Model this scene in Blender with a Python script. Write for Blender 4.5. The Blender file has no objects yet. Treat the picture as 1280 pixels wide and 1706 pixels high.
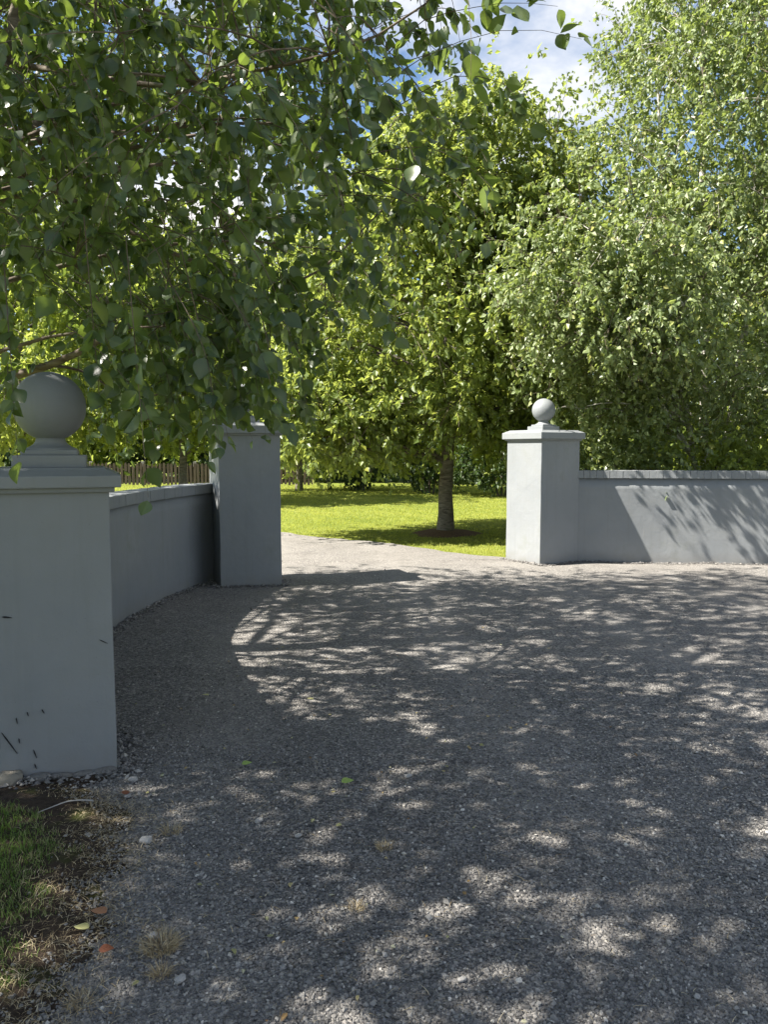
import bpy, bmesh, math
import numpy as np
from mathutils import Vector, Matrix, noise as mnoise

R = math.radians
SC = bpy.context.scene
COL = SC.collection

# ------------------------------------------------------------------ camera
PITCH = R(4.6)
EYE = 1.5
cam_d = bpy.data.cameras.new('camera')
cam = bpy.data.objects.new('camera', cam_d)
COL.objects.link(cam)
cam.location = (0, 0, EYE)
cam.rotation_euler = (R(90) - PITCH, 0, 0)
cam_d.sensor_fit = 'HORIZONTAL'
cam_d.sensor_width = 36.0
cam_d.lens = 36.0 * 1284 / 1280
cam_d.clip_start = 0.05
cam_d.clip_end = 3000
SC.camera = cam
SC.render.resolution_x, SC.render.resolution_y = 769, 1024

# ------------------------------------------------------------------ sky, sun, exposure
SUN_EL = R(48)
SUN_H = Vector((-0.98, -0.196, 0)).normalized()         # towards the sun, on the ground plane
W = bpy.data.worlds.new('World')
SC.world = W
W.use_nodes = True
nt = W.node_tree
for n in list(nt.nodes):
    nt.nodes.remove(n)
def wn(t, **k):
    n = nt.nodes.new(t)
    for a, b in k.items():
        setattr(n, a, b)
    return n
sky = wn('ShaderNodeTexSky', sky_type='NISHITA', sun_disc=False, sun_elevation=SUN_EL,
         sun_rotation=math.atan2(SUN_H.x, SUN_H.y) % (2 * math.pi), altitude=50, air_density=1.15,
         dust_density=0.0, ozone_density=4.0)
bg_sky = wn('ShaderNodeBackground')
bg_sky.inputs['Strength'].default_value = 0.052
nt.links.new(sky.outputs[0], bg_sky.inputs['Color'])
bg_cl = wn('ShaderNodeBackground')
bg_cl.inputs['Color'].default_value = (1.0, 0.98, 0.95, 1)
bg_cl.inputs['Strength'].default_value = 0.37
tc = wn('ShaderNodeTexCoord')
mp = wn('ShaderNodeMapping')
mp.inputs['Location'].default_value = (0.737, 1.451, 1.771)
mp.inputs['Scale'].default_value = (1.0, 1.0, 1.5)
nt.links.new(tc.outputs['Generated'], mp.inputs['Vector'])
nz = wn('ShaderNodeTexNoise')
nz.inputs['Scale'].default_value = 2.6
nz.inputs['Detail'].default_value = 9
nz.inputs['Roughness'].default_value = 0.56
nz.inputs['Distortion'].default_value = 0.25
nt.links.new(mp.outputs[0], nz.inputs['Vector'])
cr = wn('ShaderNodeValToRGB')
cr.color_ramp.elements[0].position = 0.47
cr.color_ramp.elements[1].position = 0.63
nt.links.new(nz.outputs['Fac'], cr.inputs[0])
mx = wn('ShaderNodeMixShader')
nt.links.new(cr.outputs[0], mx.inputs[0])
nt.links.new(bg_sky.outputs[0], mx.inputs[1])
nt.links.new(bg_cl.outputs[0], mx.inputs[2])
wo = wn('ShaderNodeOutputWorld')
nt.links.new(mx.outputs[0], wo.inputs['Surface'])

sun_d = bpy.data.lights.new('sun', 'SUN')
sun_d.energy = 5.0
sun_d.angle = R(0.53)
sun_d.color = (1.0, 0.945, 0.86)
sun = bpy.data.objects.new('sun', sun_d)
COL.objects.link(sun)
to_sun = Vector((SUN_H.x * math.cos(SUN_EL), SUN_H.y * math.cos(SUN_EL), math.sin(SUN_EL)))
sun.rotation_euler = to_sun.to_track_quat('Z', 'Y').to_euler()
sun.location = to_sun * 60

vs = SC.view_settings
vs.view_transform = 'Standard'
vs.look = 'None'
vs.gamma = 1
vs.use_curve_mapping = False
vs.exposure = 1.85
SC.cycles.max_bounces = 10
SC.cycles.diffuse_bounces = 5
SC.cycles.transmission_bounces = 6
SC.cycles.glossy_bounces = 3
SC.cycles.use_denoising = True
SC.cycles.sample_clamp_indirect = 8

# ------------------------------------------------------------------ helpers: objects
def tag(o, label=None, cat=None, group=None, kind=None):
    if label: o['label'] = label
    if cat: o['category'] = cat
    if group: o['group'] = group
    if kind: o['kind'] = kind
    return o

def empty(name, loc=(0, 0, 0), rz=0.0):
    o = bpy.data.objects.new(name, None)
    o.empty_display_size = 0.2
    COL.objects.link(o)
    o.location = loc
    o.rotation_euler = (0, 0, rz)
    return o

def link(name, me, mat=None, parent=None):
    if mat is not None and not me.materials:
        me.materials.append(mat)
    o = bpy.data.objects.new(name, me)
    COL.objects.link(o)
    o.parent = parent
    return o

def from_bm(name, bm, mat, parent=None, smooth=False):
    me = bpy.data.meshes.new(name)
    bm.to_mesh(me)
    bm.free()
    if smooth:
        for p in me.polygons:
            p.use_smooth = True
    return link(name, me, mat, parent)

def np_mesh(name, V, F, tint=None, smooth=False):
    """V (n,3); F list of int arrays (m,k) of equal arity each"""
    me = bpy.data.meshes.new(name)
    V = np.ascontiguousarray(V, dtype=np.float32)
    me.vertices.add(len(V))
    me.vertices.foreach_set('co', V.ravel())
    F = [f for f in F if len(f)]
    loops = np.concatenate([f.ravel() for f in F]).astype(np.int32)
    tot = np.concatenate([np.full(len(f), f.shape[1], np.int32) for f in F])
    st = np.concatenate([[0], np.cumsum(tot)[:-1]]).astype(np.int32)
    me.loops.add(len(loops))
    me.loops.foreach_set('vertex_index', loops)
    me.polygons.add(len(tot))
    me.polygons.foreach_set('loop_start', st)
    me.polygons.foreach_set('use_smooth', np.full(len(tot), smooth, dtype=bool))
    me.update(calc_edges=True)
    if tint is not None:
        a = me.attributes.new('tint', 'FLOAT', 'POINT')
        a.data.foreach_set('value', np.ascontiguousarray(tint, dtype=np.float32))
    return me

# ------------------------------------------------------------------ helpers: materials
class Mat:
    def __init__(s, name):
        s.m = bpy.data.materials.new(name)
        s.m.use_nodes = True
        s.t = s.m.node_tree
        s.t.nodes.clear()
        s.out = s.n('ShaderNodeOutputMaterial')
    def n(s, typ, ins=None, **k):
        x = s.t.nodes.new(typ)
        for a, b in k.items():
            setattr(x, a, b)
        for a, b in (ins or {}).items():
            if hasattr(b, 'is_output') or isinstance(b, bpy.types.NodeSocket):
                s.t.links.new(b, x.inputs[a])
            else:
                x.inputs[a].default_value = b
        return x
    def ramp(s, fac, stops):
        r = s.n('ShaderNodeValToRGB', {0: fac})
        e = r.color_ramp.elements
        while len(e) < len(stops):
            e.new(0.5)
        for el, (p, c) in zip(e, stops):
            el.position = p
            el.color = tuple(c) + (1,) if len(c) == 3 else c
        return r.outputs[0]
    def mix(s, fac, a, b, mode='MIX'):
        x = s.n('ShaderNodeMix', data_type='RGBA', blend_type=mode)
        for i, v in ((0, fac), (6, a), (7, b)):
            if isinstance(v, bpy.types.NodeSocket):
                s.t.links.new(v, x.inputs[i])
            else:
                x.inputs[i].default_value = v if i == 0 else (tuple(v) + (1,) if len(v) == 3 else v)
        return x.outputs[2]
    def noise(s, vec, scale, detail=4, rough=0.55, dist=0.0):
        return s.n('ShaderNodeTexNoise', {'Vector': vec, 'Scale': scale, 'Detail': detail, 'Roughness': rough, 'Distortion': dist}).outputs['Fac']
    def obj(s):
        return s.n('ShaderNodeTexCoord').outputs['Object']
    def pos(s):
        return s.n('ShaderNodeNewGeometry').outputs['Position']
    def bump(s, h, strength, dist, normal=None):
        ins = {'Height': h, 'Strength': strength, 'Distance': dist}
        if normal is not None:
            ins['Normal'] = normal
        return s.n('ShaderNodeBump', ins).outputs[0]
    def principled(s, color, rough=0.7, normal=None, spec=0.4):
        ins = {'Base Color': color if isinstance(color, bpy.types.NodeSocket) else tuple(color) + (1,), 'Roughness': rough, 'Specular IOR Level': spec}
        if normal is not None:
            ins['Normal'] = normal
        return s.n('ShaderNodeBsdfPrincipled', ins).outputs[0]
    def done(s, sh):
        s.t.links.new(sh, s.out.inputs['Surface'])
        return s.m

def m_paint():
    M = Mat('grey_masonry_paint')
    v = M.pos()
    big = M.noise(v, 1.4, 4, 0.6)
    mid = M.noise(v, 7, 5, 0.6)
    fine = M.noise(v, 160, 3, 0.6)
    c = M.ramp(big, [(0.3, (0.185, 0.198, 0.208)), (0.7, (0.222, 0.232, 0.237))])
    c = M.mix(M.ramp(mid, [(0.42, (0, 0, 0)), (0.75, (0.35, 0.35, 0.35))]), c, (0.195, 0.2, 0.197))
    # splash dirt that has dried on the lowest hand's width
    z = M.n('ShaderNodeSeparateXYZ', {0: v}).outputs[2]
    dz = M.n('ShaderNodeMapRange', {0: z, 1: 0.02, 2: 0.16, 3: 0.55, 4: 0.0}).outputs[0]
    dm = M.n('ShaderNodeMath', {0: dz, 1: mid}, operation='MULTIPLY').outputs[0]
    c = M.mix(dm, c, (0.17, 0.15, 0.125))
    st = M.noise(M.n('ShaderNodeMapping', {'Vector': v, 'Scale': (14, 14, 0.7)}).outputs[0], 1.0, 5, 0.65, 0.2)
    c = M.mix(M.ramp(st, [(0.52, (0, 0, 0)), (0.8, (0.35, 0.35, 0.35))]), c, (0.15, 0.155, 0.148))
    al = M.n('ShaderNodeMath', {0: M.ramp(big, [(0.5, (0, 0, 0)), (0.72, (1, 1, 1))]), 1: M.ramp(mid, [(0.45, (0, 0, 0)), (0.7, (0.3, 0.3, 0.3))])}, operation='MULTIPLY').outputs[0]
    c = M.mix(al, c, (0.14, 0.155, 0.115))
    sp = M.n('ShaderNodeTexVoronoi', {'Vector': v, 'Scale': 26.0}, feature='F1').outputs['Distance']
    c = M.mix(M.ramp(sp, [(0.03, (0.55, 0.55, 0.55)), (0.06, (0, 0, 0))]), c, (0.11, 0.11, 0.105))
    nrm = M.bump(fine, 0.35, 0.002)
    nrm = M.bump(M.noise(v, 22, 4, 0.6), 0.26, 0.008, nrm)
    nrm = M.bump(M.noise(v, 3.6, 2, 0.5, 0.5), 0.22, 0.03, nrm)
    return M.done(M.principled(c, 0.62, nrm, 0.35))

def m_leaf(name, dark, light, trans, tmix=0.38, rough=0.42, spec=0.45):
    M = Mat(name)
    a = M.n('ShaderNodeAttribute', attribute_name='tint').outputs['Fac']
    c = M.ramp(a, [(0.0, dark), (0.75, light), (1.0, tuple(min(1, q * w) for q, w in zip(light, (1.7, 1.35, 1.0))))])
    geo = M.n('ShaderNodeNewGeometry')
    c2 = M.mix(geo.outputs['Backfacing'], c, M.mix(0.35, c, (0.16, 0.2, 0.11)))
    p = M.principled(c2, rough, None, spec)
    tcol = M.mix(a, tuple(q * 0.75 for q in trans), trans)
    t = M.n('ShaderNodeBsdfTranslucent', {'Color': tcol}).outputs[0]
    ms = M.n('ShaderNodeMixShader', {0: tmix, 1: p, 2: t}).outputs[0]
    return M.done(ms)

def m_bark(name, c1, c2, c3, band=True):
    M = Mat(name)
    v = M.obj()
    mp = M.n('ShaderNodeMapping', {'Vector': v, 'Scale': (6, 6, 26) if band else (18, 18, 4)}).outputs[0]
    n1 = M.noise(mp, 1.2, 6, 0.65, 0.4)
    c = M.ramp(n1, [(0.32, c1), (0.5, c2), (0.68, c3)])
    n2 = M.noise(v, 3.0, 4, 0.6)
    c = M.mix(M.ramp(n2, [(0.5, (0, 0, 0)), (0.75, (0.6, 0.6, 0.6))]), c, (0.11, 0.12, 0.07))
    return M.done(M.principled(c, 0.85, M.bump(n1, 0.7, 0.012), 0.2))

def m_tint(name, stops, rough=0.9, bump=None, spec=0.25):
    """colour from the per-piece 'tint' attribute"""
    M = Mat(name)
    a = M.n('ShaderNodeAttribute', attribute_name='tint').outputs['Fac']
    c = M.ramp(a, stops)
    nrm = None
    if bump:
        h = M.noise(M.pos(), bump, 4, 0.65)
        nrm = M.bump(h, 0.5, 0.003)
        c = M.mix(M.ramp(h, [(0.35, (0, 0, 0)), (0.7, (0.5, 0.5, 0.5))]), c, M.mix(0.5, c, (0.3, 0.29, 0.27)))
    return M.done(M.principled(c, rough, nrm, spec))

def m_grass(name, stops, trans, tmix=0.4):
    M = Mat(name)
    a = M.n('ShaderNodeAttribute', attribute_name='tint').outputs['Fac']
    c = M.ramp(a, stops)
    p = M.principled(c, 0.55, None, 0.3)
    t = M.n('ShaderNodeBsdfTranslucent', {'Color': tuple(trans) + (1,)}).outputs[0]
    return M.done(M.n('ShaderNodeMixShader', {0: tmix, 1: p, 2: t}).outputs[0])

def m_drive():
    M = Mat('gravel_drive')
    v = M.pos()
    vo = M.n('ShaderNodeTexVoronoi', {'Vector': v, 'Scale': 82, 'Randomness': 1.0})
    vo2 = M.n('ShaderNodeTexVoronoi', {'Vector': v, 'Scale': 170, 'Randomness': 1.0})
    cellv = M.n('ShaderNodeSeparateColor', {0: vo.outputs['Color']}).outputs[0]
    cell2 = M.n('ShaderNodeSeparateColor', {0: vo2.outputs['Color']}).outputs[1]
    base = M.ramp(cellv, [(0.0, (0.055, 0.052, 0.05)), (0.45, (0.155, 0.147, 0.137)), (0.8, (0.29, 0.272, 0.247)), (1.0, (0.48, 0.445, 0.39))])
    b2 = M.ramp(cell2, [(0.0, (0.06, 0.058, 0.058)), (0.6, (0.16, 0.155, 0.15)), (1.0, (0.33, 0.31, 0.29))])
    base = M.mix(0.42, base, b2)
    # pale stone dust worked into the wheel track beyond the gate and along the wall
    y = M.n('ShaderNodeSeparateXYZ', {0: v}).outputs[1]
    far = M.n('ShaderNodeMapRange', {0: y, 1: 6.5, 2: 10.0, 3: 0.0, 4: 0.5}).outputs[0]
    n1 = M.noise(v, 0.9, 5, 0.6)
    n2 = M.noise(v, 3.1, 5, 0.65)
    dust = M.n('ShaderNodeMath', {0: far, 1: M.n('ShaderNodeMapRange', {0: n1, 1: 0.3, 2: 0.7, 3: 0.55, 4: 1.1}).outputs[0]}, operation='MULTIPLY').outputs[0]
    x = M.n('ShaderNodeSeparateXYZ', {0: v}).outputs[0]
    # the wheels run from the lower right up to the gap between the pillars
    q = M.n('ShaderNodeMath', {0: M.n('ShaderNodeMath', {0: y, 1: 9.5}, operation='SUBTRACT').outputs[0], 1: 0.10}, operation='MULTIPLY').outputs[0]
    lat = M.n('ShaderNodeMath', {0: M.n('ShaderNodeMath', {0: x, 1: q}, operation='ADD').outputs[0], 1: M.n('ShaderNodeMath', {0: n1, 1: 0.5}, operation='MULTIPLY').outputs[0]}, operation='ADD').outputs[0]
    wave = M.n('ShaderNodeMath', {0: M.n('ShaderNodeMath', {0: lat, 1: 4.0}, operation='MULTIPLY').outputs[0]}, operation='SINE').outputs[0]
    rut = M.n('ShaderNodeMapRange', {0: wave, 1: 0.1, 2: 0.9, 3: 0.0, 4: 0.34}).outputs[0]
    base = M.mix(rut, base, (0.27, 0.255, 0.235))
    speck = M.ramp(cell2, [(0.0, (0.17, 0.155, 0.135)), (0.6, (0.28, 0.26, 0.23)), (1.0, (0.42, 0.39, 0.345))])
    c = M.mix(dust, base, speck)
    c = M.mix(M.ramp(n2, [(0.45, (0, 0, 0)), (0.72, (0.5, 0.5, 0.5))]), c, M.mix(0.55, c, (0.055, 0.048, 0.042)))
    h = M.n('ShaderNodeMath', {0: vo.outputs['Distance'], 1: -1.0}, operation='MULTIPLY').outputs[0]
    nrm = M.bump(h, 0.9, 0.012)
    nrm = M.bump(M.n('ShaderNodeMath', {0: vo2.outputs['Distance'], 1: -1.0}, operation='MULTIPLY').outputs[0], 0.6, 0.006, nrm)
    return M.done(M.principled(c, 0.9, nrm, 0.25))

def m_lawn():
    M = Mat('lawn_turf')
    v = M.pos()
    n1 = M.noise(v, 0.5, 4, 0.6)
    n2 = M.noise(v, 26, 4, 0.7)
    n3 = M.noise(v, 4, 4, 0.6)
    c = M.ramp(n1, [(0.3, (0.14, 0.175, 0.025)), (0.7, (0.23, 0.25, 0.045))])
    c = M.mix(M.ramp(n2, [(0.35, (0.55, 0.55, 0.55)), (0.65, (0, 0, 0))]), c, (0.045, 0.075, 0.012))
    c = M.mix(M.ramp(n3, [(0.5, (0, 0, 0)), (0.75, (0.4, 0.4, 0.4))]), c, (0.20, 0.20, 0.04))
    return M.done(M.principled(c, 0.9, M.bump(n2, 0.8, 0.03), 0.15))

def m_soil(name='bare_soil', c1=(0.022, 0.016, 0.011), c2=(0.075, 0.055, 0.04), moss=True):
    M = Mat(name)
    v = M.pos()
    n1 = M.noise(v, 45, 6, 0.7)
    n2 = M.noise(v, 7, 4, 0.6)
    c = M.ramp(n1, [(0.3, c1), (0.7, c2)])
    if moss:
        c = M.mix(M.ramp(n2, [(0.55, (0, 0, 0)), (0.7, (0.7, 0.7, 0.7))]), c, (0.05, 0.06, 0.012))
    return M.done(M.principled(c, 0.95, M.bump(n1, 0.9, 0.02), 0.15))

def m_stone(name, c1, c2, scale=30):
    M = Mat(name)
    v = M.obj()
    n1 = M.noise(v, scale, 6, 0.7)
    n2 = M.noise(v, scale * 0.25, 4, 0.6)
    c = M.mix(n2, M.ramp(n1, [(0.3, c1), (0.7, c2)]), c1)
    return M.done(M.principled(c, 0.9, M.bump(n1, 0.7, 0.008), 0.25))

def m_wood(name, c1, c2):
    M = Mat(name)
    v = M.n('ShaderNodeMapping', {'Vector': M.pos(), 'Scale': (9, 9, 1.2)}).outputs[0]
    n1 = M.noise(v, 2, 5, 0.6)
    return M.done(M.principled(M.ramp(n1, [(0.3, c1), (0.7, c2)]), 0.85, M.bump(n1, 0.4, 0.01), 0.2))

PAINT = m_paint()
DRIVE = m_drive()
LAWN = m_lawn()
SOIL = m_soil()
MULCH = m_soil('mulch', (0.06, 0.038, 0.024), (0.19, 0.12, 0.078), False)
STONE = m_tint('gravel_stone', [(0.0, (0.05, 0.048, 0.047)), (0.4, (0.155, 0.147, 0.138)), (0.8, (0.33, 0.31, 0.28)), (0.93, (0.45, 0.415, 0.355)), (1.0, (0.56, 0.53, 0.48))], 0.85, 220)
FOOT = m_stone('rough_footing_stone', (0.16, 0.145, 0.115), (0.34, 0.31, 0.26))
MORTAR = m_stone('pale_mortar', (0.12, 0.115, 0.105), (0.27, 0.255, 0.235), 60)
PALE = m_stone('pale_pebble', (0.26, 0.25, 0.235), (0.52, 0.50, 0.47), 50)
SCRATCH = Mat('black_scuff'); SCRATCH = SCRATCH.done(SCRATCH.principled((0.012, 0.012, 0.014), 0.8))
GRASS = m_grass('verge_grass', [(0.0, (0.06, 0.10, 0.02)), (0.55, (0.145, 0.215, 0.045)), (0.8, (0.21, 0.26, 0.07)), (0.9, (0.3, 0.27, 0.13)), (1.0, (0.42, 0.36, 0.21))], (0.15, 0.3, 0.03), 0.35)
BLADE = m_grass('lawn_blade', [(0.0, (0.12, 0.165, 0.025)), (0.6, (0.24, 0.27, 0.045)), (1.0, (0.37, 0.36, 0.10))], (0.55, 0.58, 0.09), 0.42)
STRAW = m_grass('dry_straw', [(0.0, (0.2, 0.145, 0.085)), (0.6, (0.45, 0.36, 0.21)), (1.0, (0.62, 0.53, 0.36))], (0.4, 0.3, 0.15), 0.2)
FENCE = m_wood('weathered_fence_wood', (0.035, 0.027, 0.019), (0.10, 0.08, 0.058))
POST = m_wood('grey_post_wood', (0.12, 0.115, 0.105), (0.26, 0.25, 0.23))
TWIGM = m_bark('twig_bark', (0.06, 0.045, 0.032), (0.11, 0.085, 0.065), (0.16, 0.13, 0.10), False)
LIMBM = m_bark('brown_birch_bark', (0.06, 0.045, 0.034), (0.13, 0.102, 0.08), (0.23, 0.195, 0.16))
BIRCHM = m_bark('white_birch_bark', (0.12, 0.10, 0.08), (0.48, 0.45, 0.40), (0.66, 0.64, 0.6))
GREYM = m_bark('grey_banded_bark', (0.05, 0.04, 0.03), (0.15, 0.13, 0.105), (0.24, 0.215, 0.18))
DARKM = m_bark('dark_bark', (0.05, 0.04, 0.03), (0.11, 0.09, 0.07), (0.17, 0.15, 0.12), False)
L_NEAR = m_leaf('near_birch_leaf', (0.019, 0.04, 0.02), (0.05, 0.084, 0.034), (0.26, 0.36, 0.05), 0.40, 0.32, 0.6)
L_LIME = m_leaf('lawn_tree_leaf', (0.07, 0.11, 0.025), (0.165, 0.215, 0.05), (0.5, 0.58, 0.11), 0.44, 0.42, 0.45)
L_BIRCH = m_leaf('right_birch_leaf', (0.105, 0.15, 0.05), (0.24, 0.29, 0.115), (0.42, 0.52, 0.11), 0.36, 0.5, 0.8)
L_BACK = m_leaf('sunny_back_leaf', (0.08, 0.12, 0.025), (0.19, 0.235, 0.05), (0.58, 0.66, 0.12), 0.48, 0.5, 0.35)
L_DARK = m_leaf('dark_shrub_leaf', (0.02, 0.042, 0.012), (0.05, 0.085, 0.022), (0.10, 0.17, 0.02), 0.3, 0.45, 0.4)

# ------------------------------------------------------------------ ground relief
def hz(x, y):
    x = np.asarray(x, float); y = np.asarray(y, float)
    return (0.010 * np.sin(1.3 * x + 0.7 * y) + 0.008 * np.sin(2.1 * y - 1.1 * x + 1) + 0.005 * np.sin(4.3 * x + 3.1 * y + 2)
            + 0.004 * np.sin(7.9 * x - 5.7 * y))

# wing-wall centre lines (as seen from above)
WL = [(-1.63, 3.83), (-1.95, 4.6), (-2.27, 5.6), (-2.39, 6.5), (-2.32, 7.6), (-2.12, 8.7), (-1.88, 9.0)]
WR = [(2.50, 10.44), (3.4, 10.37), (4.4, 10.25), (5.4, 10.08), (6.4, 9.84), (7.4, 9.52), (8.4, 9.12)]
def interp_path(P, step):
    P = [Vector((p[0], p[1], 0)) for p in P]
    pts = []
    n = len(P)
    for i in range(n - 1):
        p0 = P[max(i - 1, 0)]; p1 = P[i]; p2 = P[i + 1]; p3 = P[min(i + 2, n - 1)]
        for k in range(40):
            t = k / 40
            pts.append(0.5 * ((2 * p1) + (p2 - p0) * t + (2 * p0 - 5 * p1 + 4 * p2 - p3) * t * t + (3 * p1 - p0 - 3 * p2 + p3) * t ** 3))
    pts.append(P[-1])
    L = [0]
    for a, b in zip(pts, pts[1:]):
        L.append(L[-1] + (b - a).length)
    m = max(1, round(L[-1] / step))
    out = []
    xs = np.array([[p.x, p.y] for p in pts])
    for i in range(m + 1):
        s = L[-1] * i / m
        out.append(Vector((np.interp(s, L, xs[:, 0]), np.interp(s, L, xs[:, 1]), 0)))
    return out

# ------------------------------------------------------------------ the setting
def wig(s, a=0.05, k=2.3):
    return a * (math.sin(k * s) + 0.6 * math.sin(2.7 * k * s + 1.3) + 0.35 * math.sin(6.1 * k * s + 0.4))
def track_right(Y):
    return 1.98 - (Y - 10.5) * 1.127 + wig(Y * 1.4, 0.045)
def track_left(Y):
    return -1.95 - (Y - 9.0) * 1.05 + wig(Y + 3, 0.05)
wlx = np.array(WL)

def build_ground():
    bm = bmesh.new()
    S = 900
    vs_ = [bm.verts.new(p) for p in ((-S, -S, -0.03), (S, -S, -0.03), (S, S, -0.03), (-S, S, -0.03))]
    bm.faces.new(vs_)
    o = from_bm('ground', bm, LAWN)
    tag(o, 'flat green lawn stretching away behind the gateway', 'lawn', kind='structure')
    ys = np.concatenate([np.arange(-6, 1.5, 0.25), np.arange(1.5, 9.0, 0.06), np.arange(9.0, 24, 0.1)])
    NC = 130
    rows = []
    for Y in ys:
        if Y < 3.6: xl = -2.6
        elif Y < 8.8: xl = float(np.interp(Y, wlx[:, 1], wlx[:, 0]))
        else: xl = track_left(Y)
        xr = 13.0 if Y < 10.35 else track_right(Y)
        t = np.linspace(0, 1, NC)
        x = xl + (xr - xl) * t
        rows.append(np.stack([x, np.full(NC, Y), hz(x, Y)], 1))
    V = np.concatenate(rows)
    i = np.arange(len(ys) - 1)[:, None] * NC + np.arange(NC - 1)[None, :]
    F = np.stack([i, i + 1, i + 1 + NC, i + NC], -1).reshape(-1, 4)
    d = link('driveway', np_mesh('driveway', V, [F], smooth=True), DRIVE)
    tag(d, 'grey gravel driveway passing between the gate pillars', 'driveway', kind='structure')
build_ground()

# soil verge at the foot of the near pillar
def verge_edge(y):
    """x of the verge's right edge at y"""
    return np.interp(y, [0.5, 1.7, 2.0, 2.2, 2.5, 2.8, 3.0, 3.15, 3.3], [-0.85, -0.87, -0.90, -0.86, -0.93, -0.98, -1.02, -1.16, -1.30]) + 0.03 * np.sin(17 * y) + 0.02 * np.sin(41 * y + 1)
def hv(x, y):
    e = verge_edge(y)
    rise = np.clip((e - x) / 0.28, 0, 1)
    return hz(x, y) + 0.004 + 0.035 * rise * rise * (3 - 2 * rise)
def build_verge():
    ys = np.arange(0.5, 3.42, 0.03)
    NC = 60
    rows = []
    for Y in ys:
        e = float(verge_edge(Y))
        x = -3.2 + (e + 3.2) * np.linspace(0, 1, NC) ** 0.6
        rows.append(np.stack([x, np.full(NC, Y), hv(x, np.full(NC, Y)) + 0.006 * np.sin(37 * x) * np.sin(43 * Y)], 1))
    V = np.concatenate(rows)
    i = np.arange(len(ys) - 1)[:, None] * NC + np.arange(NC - 1)[None, :]
    F = np.stack([i, i + 1, i + 1 + NC, i + NC], -1).reshape(-1, 4)
    o = link('soil_verge', np_mesh('soil_verge', V, [F], smooth=True), SOIL)
    tag(o, 'dark mossy soil edge at the foot of the near pillar', 'soil', kind='structure')
build_verge()

# ------------------------------------------------------------------ pillars
def bev_box(bm, x0, x1, y0, y1, z0, z1, b=0.006, top=None):
    """bevelled box; top = (inset, height) gives it a sloping weathered top"""
    r = bmesh.ops.create_cube(bm, size=1)
    for v in r['verts']:
        v.co = Vector((x0 if v.co.x < 0 else x1, y0 if v.co.y < 0 else y1, z0 if v.co.z < 0 else z1))
    ed = list({e for v in r['verts'] for e in v.link_edges})
    if b:
        bmesh.ops.bevel(bm, geom=ed, offset=b, segments=2, affect='EDGES', profile=0.6)

def frustum(bm, a, z0, b, z1):
    va = [bm.verts.new((sx * a, sy * a, z0)) for sx, sy in ((-1, -1), (1, -1), (1, 1), (-1, 1))]
    vb = [bm.verts.new((sx * b, sy * b, z1)) for sx, sy in ((-1, -1), (1, -1), (1, 1), (-1, 1))]
    fs = [bm.faces.new((va[i], va[(i + 1) % 4], vb[(i + 1) % 4], vb[i])) for i in range(4)]
    bm.faces.new(vb)
    bm.faces.new(va[::-1])

def lathe(bm, prof, n=40):
    rings = []
    for r, z in prof:
        rings.append([bm.verts.new((r * math.cos(2 * math.pi * k / n), r * math.sin(2 * math.pi * k / n), z)) for k in range(n)])
    for a, b in zip(rings, rings[1:]):
        for k in range(n):
            bm.faces.new((a[k], a[(k + 1) % n], b[(k + 1) % n], b[k]))
    bm.faces.new(rings[0][::-1]); bm.faces.new(rings[-1])

def pillar(label, loc, rz, w, hs, over, fascia, ball_r, rs):
    """square rendered pillar: shaft, cap, finial"""
    root = empty('gate_pillar', loc, rz)
    tag(root, label, 'pillar', 'rendered pillars of the gateway', 'thing')
    rng = np.random.RandomState(rs)
    h = w / 2
    # shaft: gridded faces so the render is slightly out of true
    bm = bmesh.new()
    bev_box(bm, -h, h, -h, h, -0.12, hs, 0)
    bmesh.ops.bevel(bm, geom=[e for e in bm.edges if abs(e.verts[0].co.z - e.verts[1].co.z) > 0.5], offset=0.008, segments=3, affect='EDGES', profile=0.5)
    bmesh.ops.subdivide_edges(bm, edges=[e for e in bm.edges if e.calc_length() > 0.2], cuts=14, use_grid_fill=True)
    off = Vector((rs * 3.1, 0, 0))
    for v in bm.verts:
        nn = mnoise.noise_vector(v.co * 3.0 + off) * 0.004
        if v.co.z < hs - 0.01:
            v.co += Vector((nn.x, nn.y, 0))
    from_bm('shaft', bm, PAINT, root)
    # cap
    bm = bmesh.new()
    o = h + over
    bev_box(bm, -o + 0.028, o - 0.028, -o + 0.028, o - 0.028, hs - 0.004, hs + 0.022, 0.008)
    bev_box(bm, -o, o, -o, o, hs + 0.018, hs + 0.018 + fascia, 0.007)
    zt = hs + 0.018 + fascia
    frustum(bm, o - 0.004, zt - 0.003, o - 0.05, zt + 0.022)
    frustum(bm, o - 0.055, zt + 0.019, o - 0.07, zt + 0.032)
    from_bm('cap', bm, PAINT, root)
    z = zt + 0.030
    k = ball_r / 0.17
    fin = empty('finial')
    fin.parent = root
    bm = bmesh.new()
    bev_box(bm, -0.165 * k, 0.165 * k, -0.165 * k, 0.165 * k, z, z + 0.062 * k, 0.006)
    bev_box(bm, -0.128 * k, 0.128 * k, -0.128 * k, 0.128 * k, z + 0.058 * k, z + 0.088 * k, 0.008)
    from_bm('plinth', bm, PAINT, fin)
    bm = bmesh.new()
    zz = z + 0.086 * k
    prof = [(0.126 * k, zz), (0.122 * k, zz + 0.008 * k), (0.100 * k, zz + 0.016 * k), (0.082 * k, zz + 0.028 * k), (0.070 * k, zz + 0.044 * k), (0.066 * k, zz + 0.066 * k)]
    lathe(bm, prof)
    from_bm('neck', bm, PAINT, fin, True)
    bm = bmesh.new()
    bmesh.ops.create_uvsphere(bm, u_segments=48, v_segments=32, radius=ball_r)
    for v in bm.verts:
        v.co.z += zz + 0.05 * k + ball_r * 0.97
    from_bm('ball', bm, PAINT, fin, True)
    return root

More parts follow.
